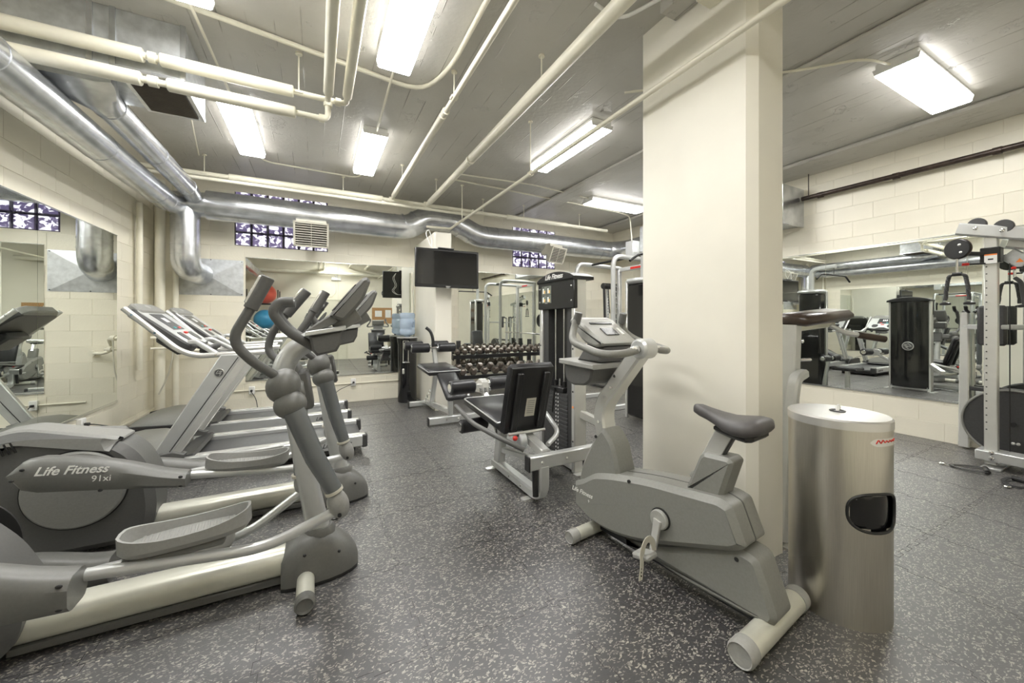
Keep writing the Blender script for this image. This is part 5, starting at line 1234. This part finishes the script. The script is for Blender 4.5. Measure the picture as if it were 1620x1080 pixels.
# ================================================================== LAT PULLDOWN
t = thing('lat_pulldown', 'lat pulldown machine with black weight tower behind the pillar', 'weight machine', (3.85, 3.75, 0))
MB().bx(3.86, 4.10, 3.62, 3.98, 0.03, 1.86, 0.03).build('tower', 'smoked_panel', t, world=True)
for y in (3.60, 3.96): MB().bx(3.85, 3.90, y, y + 0.04, 0, 1.9, 0.006).build('tower_upright', 'silver_bright', t, world=True)
MB().bx(3.84, 4.12, 3.60, 4.00, 1.86, 1.93, 0.03).build('tower_cap', 'silver_paint', t, world=True)
MB().bar(fillet([(4.0, 3.80, 1.9), (4.0, 3.80, 2.32), (4.0, 3.42, 2.34)], 0.12, 6), 0.07, 0.07, 0.012, up=(1, 0, 0)).build('boom', 'silver_paint', t, world=True)
MB().tube(fillet([(3.40, 3.45, 2.08), (3.56, 3.45, 2.18), (4.44, 3.45, 2.18), (4.60, 3.45, 2.08)], 0.06, 4), 0.016, 10).build('pull_bar', 'black_plastic', t, world=True)
MB().cyl((4.0, 3.45, 2.18), (4.0, 3.45, 2.32), 0.006, 8).build('cable', 'wire_black', t, world=True)
MB().box((4.0, 3.25, 0.50), (0.32, 0.36, 0.07), None, 0.022).build('seat', 'black_vinyl', t, world=True)
MB().bx(3.97, 4.03, 3.22, 3.28, 0.0, 0.47, 0.008).build('seat_post', 'silver_paint', t, world=True)
MB().bx(3.96, 4.04, 3.20, 3.70, 0.0, 0.07, 0.008).build('base_bar', 'silver_paint', t, world=True)
roller((3.72, 3.50, 0.66), (3.94, 3.50, 0.66), 0.055, t); roller((4.06, 3.50, 0.66), (4.28, 3.50, 0.66), 0.055, t)
MB().bar([(4.0, 3.62, 0.05), (4.0, 3.52, 0.70)], 0.05, 0.05, 0.008, up=(0, 1, 0)).build('roller_post', 'silver_paint', t, world=True)
# upright padded bench by the rack (seen in the back mirror)
t = thing('incline_bench', 'small incline bench with a black backrest near the power rack', 'bench', (3.55, 4.9, 0))
MB().box((3.56, 4.92, 0.78), (0.28, 0.07, 0.66), RX(math.radians(14)), 0.024).build('backrest', 'black_vinyl', t, world=True)
MB().box((3.56, 5.18, 0.45), (0.28, 0.40, 0.07), None, 0.024).build('seat', 'black_vinyl', t, world=True)
MB().bar([(3.56, 4.78, 0.05), (3.56, 5.36, 0.05)], 0.06, 0.06, 0.008).build('spine', 'silver_paint', t, world=True)
for y in (4.78, 5.36): MB().bx(3.36, 3.76, y - 0.03, y + 0.03, 0, 0.06, 0.008).build('foot', 'silver_paint', t, world=True)
MB().bx(3.53, 3.59, 5.1, 5.16, 0.05, 0.43, 0.006).build('post', 'silver_paint', t, world=True)
# cable column in the far corner
t = thing('cable_column', 'slim cable column with two black hanging straps in the far right corner', 'cable machine', (5.42, 6.15, 0))
c = MB().bx(5.39, 5.45, 6.12, 6.18, 0.0, 2.05, 0.006).build('post', 'silver_paint', t, world=True)
for k in range(22): MB().cyl((5.42, 6.119, 0.7 + 0.06 * k), (5.42, 6.116, 0.7 + 0.06 * k), 0.009, 8).build('pin_hole', 'dark_print', c, world=True)
MB().cyl((5.22, 6.05, 2.06), (5.66, 6.10, 2.06), 0.062, 18, 0.008).build('top_roller', 'black_plastic', t, world=True)
for x, y in ((5.25, 6.05), (5.63, 6.09)): MB().bar([(x, y, 2.03), (x + 0.01, y - 0.02, 1.25), (x + 0.01, y - 0.02, 1.0)], 0.05, 0.03, 0.008, up=(0, 1, 0)).build('strap', 'black_vinyl', t, world=True)
MB().tube([(5.32, 6.0, 2.0), (5.34, 6.0, 1.70), (5.36, 6.0, 1.5)], 0.010, 8).build('cable', 'wire_black', t, world=True)
MB().bx(5.10, 5.75, 5.90, 6.40, 0.0, 0.05, 0.008).build('base', 'charcoal', t, world=True)

# ================================================================== CABLE TOWER AT THE RIGHT WALL
t = thing('cable_tower', 'silver cable tower with pulley and rope by the right wall mirror', 'cable machine', (5.55, 0.95, 0))
m_ = MB().bx(5.49, 5.56, 1.035, 1.115, 0.03, 2.12, 0.006).build('mast', 'silver_bright', t, world=True)
for k in range(24): MB().cyl((5.489, 1.098, 0.35 + 0.065 * k), (5.4875, 1.098, 0.35 + 0.065 * k), 0.006, 8).build('pin_hole', 'dark_print', m_, world=True)
m2 = MB().bx(5.55, 5.62, 0.60, 0.68, 0.03, 2.02, 0.006).build('mast', 'silver_bright', t, world=True)
MB().bar([(5.46, 1.27, 2.225), (5.56, 0.72, 2.06)], 0.075, 0.11, 0.012).build('boom', 'silver_paint', t, world=True)
MB().bar([(5.60, 1.00, 2.06), (5.70, 0.60, 1.95)], 0.06, 0.09, 0.010).build('lower_boom', 'silver_paint', t, world=True)
for y, z in ((1.155, 2.215), (1.00, 2.165)):
    p = MB().cyl((5.475, y, z + 0.03), (5.515, y - 0.0, z + 0.03), 0.062, 22, 0.006).build('pulley', 'charcoal', t, world=True)
    bolt((5.445, y, z - 0.01), (-1, 0, 0), p, 0.018)
MB().bx(5.47, 5.58, 1.015, 1.135, 1.88, 2.02, 0.006).build('carriage', 'black_plastic', t, world=True)
lb_ = quad(t, 'carriage_label', 'white_print', (5.4685, 1.07, 1.915), (0, -1, 0), (0, 0, 1), 0.075, 0.085)
quad(lb_, 'label_bar', 'orange_mark', (5.467, 1.07, 1.952), (0, -1, 0), (0, 0, 1), 0.075, 0.012, 0.001)
quad(lb_, 'label_mark', 'dark_print', (5.467, 1.07, 1.91), (0, -1, 0), (0, 0, 1), 0.032, 0.012, 0.001)
pn = MB().cyl((5.47, 1.10, 1.875), (5.44, 1.19, 1.878), 0.008, 8).build('pull_pin', 'black_plastic', t, world=True)
MB().cyl((5.44, 1.19, 1.878), (5.43, 1.235, 1.880), 0.013, 12, 0.004).build('pin_knob', 'red_plastic', pn, world=True)
MB().bar([(5.50, 1.10, 1.965), (5.40, 1.20, 1.975)], 0.04, 0.035, 0.006).build('pulley_arm', 'black_plastic', t, world=True)
pd_ = MB().cyl((5.325, 1.245, 2.02), (5.365, 1.235, 2.02), 0.092, 28, 0.006).build('swivel_pulley', 'black_plastic', t, world=True)
ring(MB(), (5.345, 1.24, 2.02), (1, -.25, 0), 0.093, 0.012, 0.003, 28).build('pulley_rim', 'brown_vinyl', pd_, world=True)
for y, z in ((1.225, 2.055), (1.215, 1.985)): bolt((5.324, y, z), (-1, .2, 0), pd_, 0.013, 'silver_bright')
MB().bar([(5.62, 1.0, 1.96), (5.62, 0.9, 1.86)], 0.05, 0.12, 0.01).build('guide_block', 'galvanised_dull', t, world=True)
MB().prism([(0.90, 1.87), (0.945, 1.87), (0.9225, 1.905)], 5.553, 5.556, 'yz').build('warning_triangle', 'orange_mark', t, world=True)
pn = MB().cyl((5.57, 0.90, 1.82), (5.54, 0.94, 1.82), 0.008, 8).build('pull_pin', 'black_plastic', t, world=True)
MB().cyl((5.54, 0.94, 1.82), (5.53, 0.965, 1.82), 0.012, 12, 0.004).build('pin_knob', 'red_plastic', pn, world=True)
MB().cyl((5.60, 0.985, 0.10), (5.60, 0.985, 1.95), 0.004, 8).build('cable', 'wire_black', t, world=True)
MB().bx(5.44, 5.62, 0.40, 1.16, 0.07, 0.16, 0.008).build('base_beam', 'silver_paint', t, world=True)
for z in (0.10, 0.15): bolt((5.44, 1.06, z), (-1, 0, 0), t, 0.018)
MB().bx(5.40, 6.05, 1.0, 1.12, 0.0, 0.02, 0.004).build('foot_plate', 'silver_paint', t, world=True)
dsk = MB().cyl((5.80, 1.0, 0.375), (5.86, 1.0, 0.375), 0.33, 48, 0.012).build('round_guard', 'charcoal', t, world=True, smooth=35)
MB().tube([(5.797, 1.0 + 0.318 * math.cos(2 * PI * k / 48), 0.375 + 0.318 * math.sin(2 * PI * k / 48)) for k in range(48)], 0.010, 8, closed=True).build('guard_rim', 'grey_plastic', dsk, world=True)
MB().cyl((5.799, 1.0, 0.375), (5.785, 1.0, 0.375), 0.022, 16).build('guard_hub', 'dark_print', dsk, world=True)
for y in (1.0, 0.97): bolt((5.795, y, 0.20), (-1, 0, 0), dsk, 0.014, 'silver_bright')
MB().bar([(6.12, 1.37, 0.02), (6.12, 1.37, 1.44)], [0.10, 0.055], [0.08, 0.06], 0.008, up=(0, 1, 0)).build('rear_leg', 'silver_bright', t, world=True)
MB().bx(6.09, 6.14, 0.5, 1.38, 1.26, 1.31, 0.006).build('rear_cross', 'silver_paint', t, world=True)
MB().bx(6.09, 6.14, 0.5, 1.38, 0.62, 0.66, 0.006).build('rear_cross', 'charcoal', t, world=True)
MB().bx(5.62, 6.10, 0.98, 1.04, 1.27, 1.31, 0.006).build('side_cross', 'silver_paint', t, world=True)
MB().box((6.03, 1.17, 1.30), (0.07, 0.19, 0.40), None, 0.02).build('back_pad', 'charcoal', t, world=True)
for y in (1.34, 1.42): MB().tube(fillet([(6.10, y, 1.44), (6.02, y, 1.46), (6.0, y, 1.50)], 0.02, 3), 0.014, 8).build('accessory_hook', 'black_plastic', t, world=True)
# rope handle hanging from the pulley
rp = thing('rope_handle', 'black twisted rope handle hanging from the swivel pulley', 'rope', (5.345, 1.245, 1.5))
MB().tube([(5.345, 1.245, 1.93), (5.345, 1.245, 1.80)], 0.009, 10).build('snap_hook', 'chrome', rp, world=True)
MB().cyl((5.345, 1.275, 1.785), (5.345, 1.215, 1.785), 0.018, 12).build('rope_sleeve', 'black_plastic', rp, world=True)
for s in (-1, 1):
    pts = fillet([(5.345, 1.245 + s * 0.015, 1.785), (5.345, 1.245 + s * 0.05, 1.775), (5.345, 1.245 + s * 0.066, 1.68), (5.345, 1.245 + s * 0.076, 1.52)], 0.05, 5)
    for ph in range(3):
        hel = []
        P_ = []
        for a, b_ in zip(pts[:-1], pts[1:]):
            for q in range(5): P_.append(a + (b_ - a) * q / 5)
        for i, p in enumerate(P_):
            a = i * 0.55 + ph * 2 * PI / 3; hel.append(p + V(0.008 * math.cos(a), 0.008 * math.sin(a), 0))
        MB().tube(hel, 0.0085, 7).build('rope_strand', 'charcoal', rp, world=True, smooth=60)
    MB().lathe([(0.018, 0.03), (0.038, 0.018), (0.038, 0.0), (0.0, -0.004)], 16, Matrix.Translation((5.345, 1.245 + s * 0.076, 1.498))).build('rope_end', 'black_plastic', rp, world=True)
rp2 = thing('rope_handle', 'black single rope handle hanging behind the silver mast', 'rope', (5.66, 0.98, 1.42))
MB().tube([(5.64, 0.965, 1.84), (5.64, 0.965, 1.74)], 0.009, 8).build('snap_hook', 'chrome', rp2, world=True)
MB().tube(fillet([(5.64, 0.965, 1.74), (5.64, 0.93, 1.70), (5.64, 0.91, 1.50)], 0.04, 4), 0.016, 10).build('rope_cord', 'charcoal', rp2, world=True)
MB().lathe([(0.018, 0.03), (0.042, 0.018), (0.042, 0.0), (0.0, -0.004)], 16, Matrix.Translation((5.64, 0.91, 1.47))).build('rope_end', 'black_plastic', rp2, world=True)
# strap handles on the floor
def strap(loc, rz, label):
    t = thing('strap_handle', label, 'handle', loc, rz, None)
    MB().cyl((-0.07, 0, 0.02), (0.07, 0, 0.02), 0.019, 14, 0.004).build('grip', 'black_plastic', t)
    MB().bar(fillet([(-0.075, 0, 0.02), (-0.09, 0.10, 0.012), (0.0, 0.24, 0.012), (0.09, 0.10, 0.012), (0.075, 0, 0.02)], 0.08, 5), 0.030, 0.006, 0.002).build('webbing', 'black_vinyl', t)
    MB().ell((0.0, 0.26, 0.012), (0.02, 0.028, 0.008), None, 12, 8).build('ring', 'chrome', t)
strap((5.30, 1.06, 0), 0.3, 'black strap handle with bare grip on the floor beside the cable tower base')
strap((5.22, 0.84, 0), 1.4, 'black looped strap handle on the floor in front of the cable tower')

# ================================================================== ARM-PAD STATION BESIDE THE PILLAR
t = thing('arm_pad_station', 'silver exercise station with a brown arm pad, between the pillar and the steel bin', 'exercise station', (2.75, 1.33, 0))
MB().bar([(2.70, 1.37, 0.04), (2.69, 1.35, 0.9), (2.685, 1.335, 1.325)], 0.075, 0.105, 0.008, up=(0, 1, 0)).build('post', 'silver_paint', t, world=True)
MB().bar(fillet([(2.70, 1.27, 1.02), (2.585, 1.26, 1.00), (2.535, 1.27, 0.70), (2.50, 1.285, 0.03)], [0.10, 0.20], 7), 0.055, 0.065, 0.012, up=(0, 1, 0)).build('curved_leg', 'silver_paint', t, world=True, smooth=40)
MB().bx(2.45, 3.20, 1.27, 1.34, 0.02, 0.09, 0.008).build('base_bar', 'silver_bright', t, world=True)
MB().prism(round_poly([(2.46, 1.20), (2.53, 1.20), (2.53, 1.42), (2.46, 1.42)], 0.02, 3), 0.0, 0.010, 'xy').build('foot_plate', 'silver_bright', t, world=True)
for z in (1.22, 0.98): bolt((2.735, 1.29, z), (0.2, -1, 0), t, 0.014)
MB().box((2.93, 1.30, 1.375), (0.60, 0.19, 0.072), RY(math.radians(-4)) @ RX(0.1), 0.028).build('arm_pad', 'brown_vinyl', t, world=True, smooth=60)
MB().bar([(2.70, 1.33, 1.305), (3.12, 1.31, 1.335)], 0.07, 0.05, 0.008).build('pad_bracket', 'warm_silver', t, world=True)
MB().tube(fillet([(3.02, 1.26, 1.32), (3.06, 1.20, 1.27), (3.16, 1.13, 1.25), (3.24, 1.06, 1.23)], 0.05, 5), 0.016, 12).build('handle', 'silver_paint', t, world=True, smooth=50)
MB().cyl((3.12, 1.155, 1.258), (3.24, 1.06, 1.23), 0.022, 14, 0.004).build('hand_grip', 'brown_vinyl', t, world=True)
MB().cyl((2.73, 1.30, 1.10), (2.81, 1.28, 1.10), 0.010, 10).build('adjuster_pin', 'chrome', t, world=True)
MB().bx(3.13, 3.20, 1.10, 1.55, 0.0, 0.06, 0.008).build('rear_foot', 'silver_paint', t, world=True)
# ================================================================== WIPES BIN
t = thing('wipes_bin', 'tall brushed steel wipes bin with an oval opening, standing beside the pillar', 'bin', (2.235, 0.905, 0), 0)
R_, H_ = 0.192, 0.905
# the opening faces the right of the bin: leave a rounded gap in the shell wall
def bin_shell():
    n = 96; ang0 = math.radians(-112); zs = [0.0, 0.02] + [0.02 + (0.875 - 0.02) * k / 42 for k in range(1, 43)]
    hw, hz, zc_ = 0.118 / R_, 0.080, 0.515
    vs = []; fs = []
    inside = lambda a, z: (abs((a) / hw) ** 2.6 + abs((z - zc_) / hz) ** 2.6) < 1
    for z in zs:
        for i in range(n):
            a = 2 * PI * i / n; vs.append((R_ * math.cos(a + ang0), R_ * math.sin(a + ang0), z))
    # snap ring of vertices near the opening onto its outline
    for j in range(len(zs) - 1):
        for i in range(n):
            i2 = (i + 1) % n
            a = (i + .5) * 2 * PI / n; a = a - 2 * PI if a > PI else a
            if inside(a, (zs[j] + zs[j + 1]) / 2): continue
            fs.append((j * n + i, j * n + i2, (j + 1) * n + i2, (j + 1) * n + i))
    b = MB(); b.v = vs; b.f = fs
    return b, ang0, hw, hz, zc_
b, ang0, hw, hz, zc_ = bin_shell()
sh_ = b.build('shell', 'brushed_steel', t, smooth=60)
pts = []
for k in range(48):
    a = 2 * PI * k / 48; c_, s_ = math.cos(a), math.sin(a)
    aa = (hw + 0.02) * math.copysign(abs(c_) ** (2 / 2.6), c_); z = zc_ + (hz + 0.004) * math.copysign(abs(s_) ** (2 / 2.6), s_)
    pts.append(Vector(((R_ + 0.001) * math.cos(ang0 + aa), (R_ + 0.001) * math.sin(ang0 + aa), z)))
MB().tube(pts, 0.0065, 8, closed=True).build('opening_rim', 'black_plastic', t, smooth=60)
MB().lathe([(R_ - 0.012, 0.03), (R_ - 0.012, 0.87)], 40).build('liner', 'black_gloss', t, smooth=60)
MB().lathe([(R_ + 0.003, 0.868), (R_ + 0.003, 0.903), (R_ - 0.004, 0.910), (0.05, 0.914), (0.0, 0.914)], 72, cap=False).build('lid', 'steel_lid', t, smooth=40)
MB().lathe([(0.030, 0.912), (0.032, 0.918), (0.026, 0.920), (0.018, 0.914), (0.0, 0.913)], 24, cap=False).build('dispenser_ring', 'black_plastic', t)
w_ = MB().loft([[(0.006 * math.cos(a), 0.004 * math.sin(a), 0.914) for a in [k * PI / 3 for k in range(6)]], [(0.004 + 0.009 * math.cos(a), 0.012 * math.sin(a), 0.930) for a in [k * PI / 3 for k in range(6)]], [(0.012 + 0.012 * math.cos(a), 0.004 * math.sin(a), 0.945) for a in [k * PI / 3 for k in range(6)]]]).build('wipe', 'paper', t)
def on_bin(a, z, r): return Vector((r * math.cos(a), r * math.sin(a), z))
la = math.radians(-100)
vs = []; fs = []
for k in range(13):
    a = la - 0.42 + 0.84 * k / 12; e_ = 0.017 * min(1, math.sin(PI * (k + 0.35) / 12.7) * 2.2)
    vs += [on_bin(a, 0.822 - e_, R_ + 0.0015), on_bin(a, 0.822 + e_, R_ + 0.0015)]
for k in range(12): fs.append((2 * k, 2 * k + 2, 2 * k + 3, 2 * k + 1))
b = MB(); b.v = vs; b.f = fs; lb = b.build('brand_label', 'paper', t)
# red handwritten-looking mark, too small to read in the photograph
zig = [on_bin(la - 0.30 + 0.055 * k, 0.825 + (0.009 if k % 2 else -0.006) * (1.2 if k < 4 else 0.8), R_ + 0.003) for k in range(12)]
MB().tube(fillet(zig, 0.006, 3), 0.0022, 6).build('red_script', 'red_plastic', lb)

# ================================================================== WATER COOLER
t = thing('water_cooler', 'black cylindrical water cooler with cup holder, beside the back mirror', 'water cooler', (1.36, 6.46, 0))
MB().lathe([(0.150, 0.0), (0.155, 0.02), (0.150, 0.30), (0.150, 0.95), (0.162, 1.00), (0.168, 1.07), (0.150, 1.075), (0.06, 1.06), (0, 1.06)], 32).build('body', 'black_gloss', t, smooth=40)
MB().lathe([(0.172, 1.062), (0.172, 1.078), (0.13, 1.085)], 32, cap=False).build('top_rim', 'silver_bright', t)
al_ = MB()
MB().tube([(-0.10, -0.16, 1.02), (-0.02, -0.17, 1.02), (-0.02, -0.17, 0.68), (-0.10, -0.16, 0.68), (-0.10, -0.16, 1.02)], 0.007, 8).build('tap_guard', 'chrome', t)
MB().box((-0.06, -0.165, 0.90), (0.03, 0.03, 0.04), None, 0.006).build('tap', 'white_enamel', t)
MB().box((-0.06, -0.17, 0.67), (0.11, 0.06, 0.012), None, 0.003).build('drip_tray', 'chrome', t)
MB().box((-0.09, -0.13, 0.52), (0.04, 0.03, 0.09), None, 0.01).build('paper_label', 'silver_bright', t)
t = thing('water_bottle', 'pale blue water bottle upside down on the black cooler', 'bottle', (1.36, 6.46, 1.07))
MB().lathe([(0.03, 0.0), (0.035, 0.02), (0.11, 0.045), (0.128, 0.07), (0.128, 0.125), (0.120, 0.135), (0.120, 0.15), (0.128, 0.16), (0.128, 0.29), (0.120, 0.30), (0.120, 0.32), (0.128, 0.33), (0.128, 0.385), (0.11, 0.41), (0.0, 0.405)], 32).build('bottle_body', 'bottle_blue', t, smooth=40)
MB().tube(fillet([(0.06, -0.118, 0.17), (0.066, -0.125, 0.26), (0.085, -0.108, 0.26), (0.085, -0.108, 0.17)], 0.02, 3), 0.008, 8).build('bottle_grip', 'bottle_blue', t)

# ================================================================== TELEVISION
t = thing('television', 'black flat television mounted on the stub wall under the duct', 'television', (1.72, 5.42, 1.74))
x0, x1, z0, z1, y = 1.235, 2.19, 1.83, 2.385, 5.34
MB().bx(x0, x1, y, y + 0.05, z0, z1, 0.008).build('cabinet', 'black_plastic', t, world=True)
sc = MB().bx(x0 + 0.03, x1 - 0.03, y - 0.002, y + 0.002, z0 + 0.045, z1 - 0.03).build('screen', 'black_gloss', t, world=True, smooth=0)
MB().bx(1.675, 1.745, y - 0.004, y, z0 + 0.012, z0 + 0.022).build('maker_badge', 'silver_bright', t, world=True)
MB().lathe([(0.03, 0), (0.03, 0.008)], 16, Matrix.Translation((1.71, y + 0.01, z0 - 0.006))).build('sensor', 'silver_paint', t, world=True)
MB().bx(1.60, 1.82, y + 0.05, 5.56, 1.98, 2.24, 0.01).build('wall_bracket', 'charcoal', t, world=True)
for dx in (0, 0.03): MB().tube(fillet([(1.50, y + 0.053, 2.35), (1.42 + dx, y + 0.056, 2.25), (1.50 + dx, y + 0.056, 2.08), (1.40 + dx, y + 0.056, 1.98), (1.50 + dx, y + 0.056, 1.90), (1.60, y + 0.056, 1.90)], 0.08, 5), 0.005, 8).build('rear_cable', 'white_print', t, world=True)
t = thing('media_box', 'thin black media box lying on top of the television', 'media box', (1.72, 5.38, 2.385))
MB().bx(1.56, 1.80, 5.33, 5.45, 2.386, 2.406, 0.004).build('case', 'black_plastic', t, world=True)
MB().bx(1.50, 1.57, 5.35, 5.42, 2.386, 2.398, 0.003).build('adapter', 'white_enamel', t, world=True)
pipe('white cables looping above the television', [(1.47, 5.40, 2.42), (1.40, 5.44, 2.62), (1.48, 5.52, 2.70), (1.52, 5.52, 2.55), (1.50, 5.46, 2.42)], 0.006, m='white_print', name='cable', cat='cable', fr=0.08)

# ================================================================== FRONT WALL FITTINGS (seen in the mirrors)
t = thing('cork_board', 'framed cork notice board with white papers on the wall behind the camera', 'notice board', (2.3, YF + 0.02, 1.24))
MB().bx(1.80, 2.85, YF + 0.003, YF + 0.02, 1.24, 1.82).build('board', 'cork', t, world=True)
for (x, z, w, h) in ((2.02, 1.60, 0.24, 0.22), (2.36, 1.60, 0.20, 0.28), (2.66, 1.62, 0.22, 0.20), (2.66, 1.36, 0.22, 0.18)): MB().bx(x - w / 2, x + w / 2, YF + 0.021, YF + 0.024, z - h / 2, z + h / 2).build('paper_sheet', 'paper', t, world=True)
t = thing('wall_clock', 'round black-rimmed wall clock above the notice board', 'clock', (2.28, YF, 2.2))
MB().lathe([(0.15, 0), (0.15, 0.03), (0.125, 0.035), (0.125, 0.02), (0, 0.02)], 32, Matrix.Translation((0, 0, 0.15)) @ Matrix.Rotation(-PI / 2, 4, 'X')).build('rim', 'black_plastic', t)
MB().lathe([(0.124, 0.021), (0, 0.022)], 32, Matrix.Translation((0, 0, 0.15)) @ Matrix.Rotation(-PI / 2, 4, 'X')).build('face', 'paper', t)
for a, L_ in ((0.5, 0.09), (2.2, 0.06)): MB().bar([(0, 0.024, 0.15), (L_ * math.sin(a), 0.024, 0.15 + L_ * math.cos(a))], 0.006, 0.002, 0.0005, up=(0, 1, 0)).build('hand', 'dark_print', t)
dr = MB().bx(0.05, 0.95, YF, YF + 0.03, 0.0, 2.05, 0.004).build('door_1', 'door_paint'); struct(dr)
for x0, x1, z0, z1 in ((0.0, 0.05, 0, 2.10), (0.95, 1.0, 0, 2.10), (0.0, 1.0, 2.05, 2.10)): MB().bx(x0, x1, YF, YF + 0.045, z0, z1, 0.004).build('door_frame', 'door_paint', dr, world=True)
MB().cyl((0.14, YF + 0.03, 1.0), (0.14, YF + 0.08, 1.0), 0.025, 14, 0.006).build('door_knob', 'chrome', dr, world=True)
t = thing('emergency_light', 'white emergency light box high on the wall by the door', 'light', (0.62, YF, 2.75))
MB().bx(0.47, 0.77, YF, YF + 0.08, 2.75, 2.87, 0.006).build('case', 'white_enamel', t, world=True)
MB().cyl((0.62, YF + 0.05, 2.90), (0.62, YF + 0.11, 2.90), 0.045, 16, 0.006).build('lamp_head', 'white_enamel', t, world=True)
pipe('conduit bending up to the emergency light', [(-0.3, YF + 0.012, 2.15), (0.45, YF + 0.012, 2.15), (0.62, YF + 0.012, 2.3), (0.62, YF + 0.012, 2.75)], 0.010, name='conduit', cat='conduit', fr=0.12)
pipe('thick cream pipe high along the wall behind the camera', [(XL + .02, YF + 0.18, 2.98), (2.9, YF + 0.18, 2.96)], 0.055, name='wall_pipe')
# ball rack with two stability balls in the near left corner
t = thing('ball_rack', 'black wire shelf rack holding stability balls in the near left corner', 'rack', (-1.45, -0.45, 0))
for x in (-1.85, -1.05):
    for y in (-0.80, -0.15): MB().cyl((x, y, 0), (x, y, 2.3), 0.014, 10).build('post', 'black_plastic', t, world=True)
for z in (0.45, 1.07, 1.87):
    MB().tube(fillet([(-1.85, -0.8, z), (-1.05, -0.8, z), (-1.05, -0.15, z), (-1.85, -0.15, z), (-1.85, -0.8, z)], 0.02, 2), 0.010, 8).build('shelf_ring', 'black_plastic', t, world=True)
    for k in range(3): MB().cyl((-1.85, -0.62 + 0.16 * k, z), (-1.05, -0.62 + 0.16 * k, z), 0.006, 8).build('shelf_wire', 'black_plastic', t, world=True)
tag(MB().ell((-1.42, -0.46, 2.19), (0.31, 0.31, 0.31), None, 32, 20).build('stability_ball', 'ball_red', smooth=60), 'red stability ball on the upper shelf of the ball rack', 'ball')
tag(MB().ell((-1.42, -0.46, 1.385), (0.305, 0.305, 0.305), None, 32, 20).build('stability_ball', 'ball_blue', smooth=60), 'blue stability ball on the shelf below the red one', 'ball')
